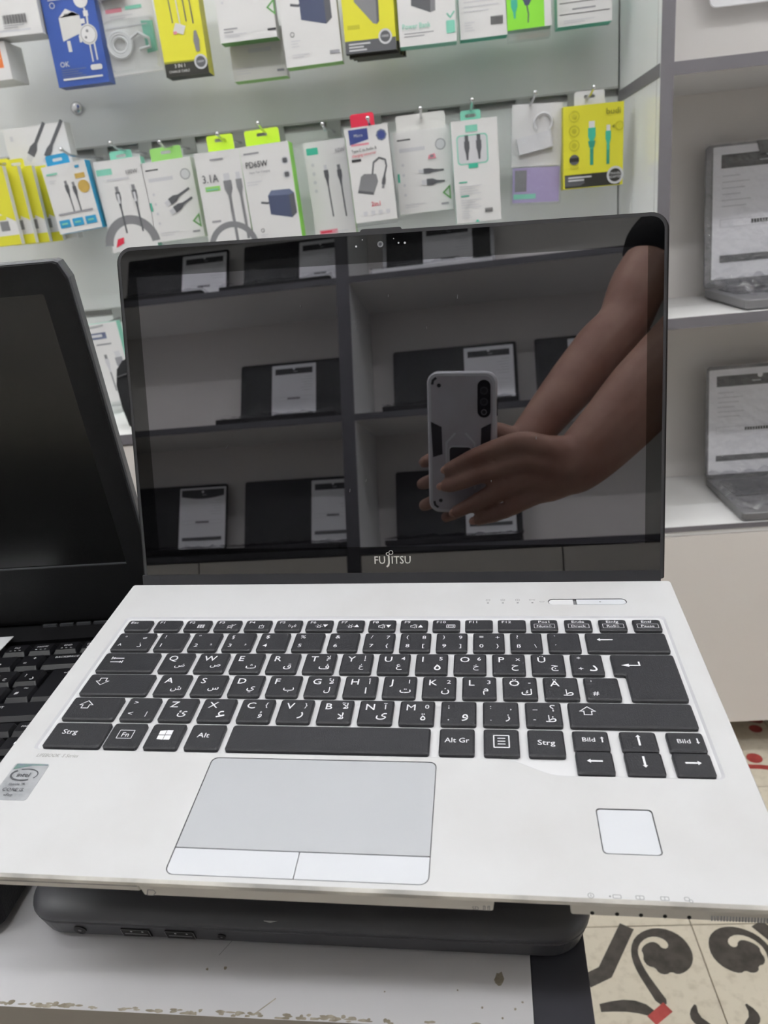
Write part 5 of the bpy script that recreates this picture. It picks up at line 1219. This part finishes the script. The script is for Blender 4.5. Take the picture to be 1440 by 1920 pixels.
# front hand: four fingers laid over the back of the phone, thumb behind it
elA = cam2w(262, -70, -140)
for ch_ in (
    [cw(100, 78, -6, 28), cw(72, 66, 5, 17), cw(42, 58, 9, 13), cw(0, 71, 15, 11), cw(-25, 84, 11, 9.8), cw(-41, 92, 7, 8.0)],
    [cw(100, 82, -6, 28), cw(74, 82, 7, 17), cw(46, 79, 10, 13), cw(0, 94, 17, 11.2), cw(-28, 107, 12, 10), cw(-45, 113, 7, 8.2)],
    [cw(102, 88, -8, 28), cw(78, 98, 4, 17), cw(52, 101, 8, 12.5), cw(10, 119, 15, 10.8), cw(-15, 135, 11, 9.6), cw(-32, 145, 6.5, 8)],
    [cw(104, 94, -10, 27), cw(86, 112, -2, 16), cw(61, 122, 3, 12), cw(29, 139, 10, 10), cw(8, 149, 7, 9), cw(-7, 155, 4, 7.6)],
    [cw(96, 82, -14, 22), cw(72, 80, -20, 15), cw(42, 80, -28, 11.5), cw(15, 83, -27, 10.5), cw(-4, 88, -25, 9)]): capsule(sk, ch_)
capsule(sk, [cw(92, 90, -8, 32), cw(108, 86, -12, 34), cw(141, 56, -36, 40), cw(180, 16, -72, 46), cw(225, -30, -108, 47), (elA, 0.045), (elA.lerp(shA, .5), 0.047), (shA, 0.055)], 18)
# rear hand: behind the phone, finger tips showing past its edge
elB = cam2w(160, -57, -232)
for ch_ in (
    [cw(40, 70, -52, 22), cw(20, 74, -46, 15), cw(5, 80, -44, 11.5), cw(-38, 83, -40, 9.8), cw(-62, 87, -30, 9.2), cw(-74.5, 90.5, -18, 8.0)],
    [cw(40, 72, -54, 22), cw(18, 88, -48, 15), cw(2, 100, -46, 11.5), cw(-42, 109, -41, 9.8), cw(-66, 116, -31, 9.2), cw(-78, 118.5, -18, 8.2)],
    [cw(40, 76, -54, 20), cw(20, 104, -48, 14), cw(4, 119, -45, 11), cw(-38, 133, -41, 9.6), cw(-64, 143, -31, 9.0), cw(-76, 146, -18, 8.0)],
    [cw(41, 80, -54, 19), cw(24, 118, -46, 13), cw(12, 138, -41, 10), cw(-20, 150, -38, 8.8), cw(-39, 158, -28, 8.2), cw(-49, 160, -17, 7.4)],
    [cw(38, 72, -48, 18), cw(10, 56, -40, 13), cw(-14, 50, -30, 10.5), cw(-34, 52, -24, 9)]): capsule(sk, ch_)
capsule(sk, [cw(36, 78, -52, 24), cw(46, 70, -55, 24), cw(66, 46, -84, 27), cw(100, 8, -136, 33), cw(132, -28, -188, 36), (elB, 0.035), (cam2w(190, -118, -300), 0.040), (elB.lerp(shB, .75), 0.050), (shB, 0.056)], 18)
# trunk, neck, head, legs
capsule(sk, [(shB, 0.055), (chest + Vector((0, 0, 0.08)), 0.10), (shA, 0.055)]); capsule(sk, [(chest, 0.115), (belly, 0.11), (hips, 0.125)])
for s in (-1, 1): capsule(sk, [(chest + sd_ * .06 * s, 0.10), (belly + sd_ * .05 * s, 0.10), (hips + sd_ * .07 * s, 0.105)])
capsule(sk, [(chest + Vector((0, 0, .1)), 0.07), (neck, 0.056), (head - Vector((0, 0, .04)), 0.058)])
capsule(sk, [(head + Vector((0, 0, .035)), 0.082), (head + fw * .02, 0.078), (head + fw * .035 - Vector((0, 0, .06)), 0.052)], 18)
capsule(sk, [(head + fw * .088 + Vector((0, 0, .015)), 0.010), (head + fw * .108 - Vector((0, 0, .018)), 0.013)], 8)
for s in (-1, 1):
    capsule(sk, [(head + sd_ * .083 * s + Vector((0, 0, .02)), 0.014), (head + sd_ * .08 * s - Vector((0, 0, .02)), 0.011)], 8)
    hp = hips + sd_ * .085 * s; kn = hp + Vector((0.0, 0.02, -0.46)); kn.z = -0.40; an = Vector((kn.x + .01, kn.y - .02, ZF + 0.09))
    capsule(sk, [(hp, 0.085), (hp.lerp(kn, .5), 0.075), (kn, 0.056), (kn.lerp(an, .35), 0.055), (an, 0.036)], 16); toe = an + Vector((fw.x, fw.y, 0)).normalized() * .14; toe.z = ZF + 0.035
    capsule(sk, [(an + Vector((0, 0, -.045)), 0.036), (an.lerp(toe, .5) - Vector((0, 0, .02)), 0.034), (toe, 0.026)], 12)
body = remeshed('person', sk, 0.0034)
body.location = PO + Vector((0, 0, H))
tag(body, 'person in a dark T-shirt holding up a phone in both hands, seen in the screen', 'person')
# clothes
sh = MB(frame=Matrix.Translation(-PO))
capsule(sh, [(shB, 0.068), (chest + Vector((0, 0, 0.08)), 0.115), (shA, 0.068)], m='shirt')
for s in (-1, 0, 1): capsule(sh, [(chest + sd_ * .062 * s, 0.118), (belly + sd_ * .058 * s, 0.118), (hips + sd_ * .06 * s + Vector((0, 0, .02)), 0.126)], m='shirt')
capsule(sh, [(shB, 0.068), (elB.lerp(shB, .75), 0.060), (cam2w(206, -150, -330), 0.050)], m='shirt'); capsule(sh, [(shA, 0.070), (shA.lerp(elA, .35), 0.066), (shA.lerp(elA, .6), 0.064)], m='shirt')
remeshed('t_shirt', sh, 0.008, body, 4)
tr2 = MB(frame=Matrix.Translation(-PO))
for s in (-1, 1):
    hp = hips + sd_ * .085 * s; kn = hp + Vector((0.0, 0.02, -0.46)); kn.z = -0.40; an = Vector((kn.x + .01, kn.y - .02, ZF + 0.09))
    capsule(tr2, [(hips + sd_ * .05 * s + Vector((0, 0, .06)), 0.128), (hp, 0.105), (hp.lerp(kn, .5), 0.09), (kn, 0.072), (an + Vector((0, 0, .03)), 0.058)], m='trouser')
remeshed('trousers', tr2, 0.010, body, 4)
hr_ = MB(frame=Matrix.Translation(-PO))
capsule(hr_, [(head + Vector((0, 0, .055)) - fw * .01, 0.086), (head - fw * .03, 0.080)], m='hair'); remeshed('hair', hr_, 0.008, body, 3)
so = MB(frame=Matrix.Translation(-PO))
for s in (-1, 1):
    hp = hips + sd_ * .085 * s; kn = hp + Vector((0.0, 0.02, -0.46)); an = Vector((kn.x + .01, kn.y - .02, ZF + 0.09)); toe = an + Vector((fw.x, fw.y, 0)).normalized() * .16; toe.z = ZF + 0.042; he = an - Vector((fw.x, fw.y, 0)).normalized() * .04; he.z = ZF + .048
    capsule(so, [(he, 0.045), (an.lerp(toe, .5) + Vector((0, 0, -.02)), 0.044), (toe, 0.038)], m='shoe')
remeshed('shoes', so, 0.008, body, 3)
# eyes and mouth as small sub-surfaces of the face, finger nails
fe = MB(frame=Matrix.Translation(-PO))
for s in (-1, 1): fe.ball(tuple(head + fw * .088 + sd_ * .030 * s + Vector((0, 0, .022))), 0.011, 'plug', 10, 6); fe.ball(tuple(head + fw * .097 + sd_ * .030 * s + Vector((0, 0, .021))), 0.005, 'port', 8, 6)
fe.build('eyes', body, (0, 0, 0))
mo = MB(frame=Matrix.Translation(-PO)); capsule(mo, [(head + fw * .086 + sd_ * -.022 - Vector((0, 0, .052)), 0.005), (head + fw * .092 - Vector((0, 0, .053)), 0.007), (head + fw * .086 + sd_ * .022 - Vector((0, 0, .052)), 0.005)], 8, 5, 'tile_red'); mo.build('lips', body, (0, 0, 0))
for (x, y, z, dx, dy) in ((-44, 92, 10.2, -.8, .55), (-49, 112.5, 10.4, -.9, .4), (-34.5, 145, 9.8, -.8, .6), (-10.5, 155, 7.6, -.8, .6)):
    nb = MB(frame=Matrix.Translation(-PO)); c0 = cam2w(x, y, z); nb.ball((0, 0, 0), 1, 'nail', 12, 6)
    fx_ = MC.transposed(); Mx = Matrix.Translation(c0 - PO) @ (fx_ @ Matrix(((dx, dy, 0), (dy, -dx, 0), (0, 0, 1)))).to_4x4() @ Matrix.Diagonal((0.0062, 0.0050, 0.0022, 1))
    nb.v = [tuple(Mx @ (Vector(p) + PO)) for p in nb.v]; nb.build('finger_nail', body, (0, 0, 0))
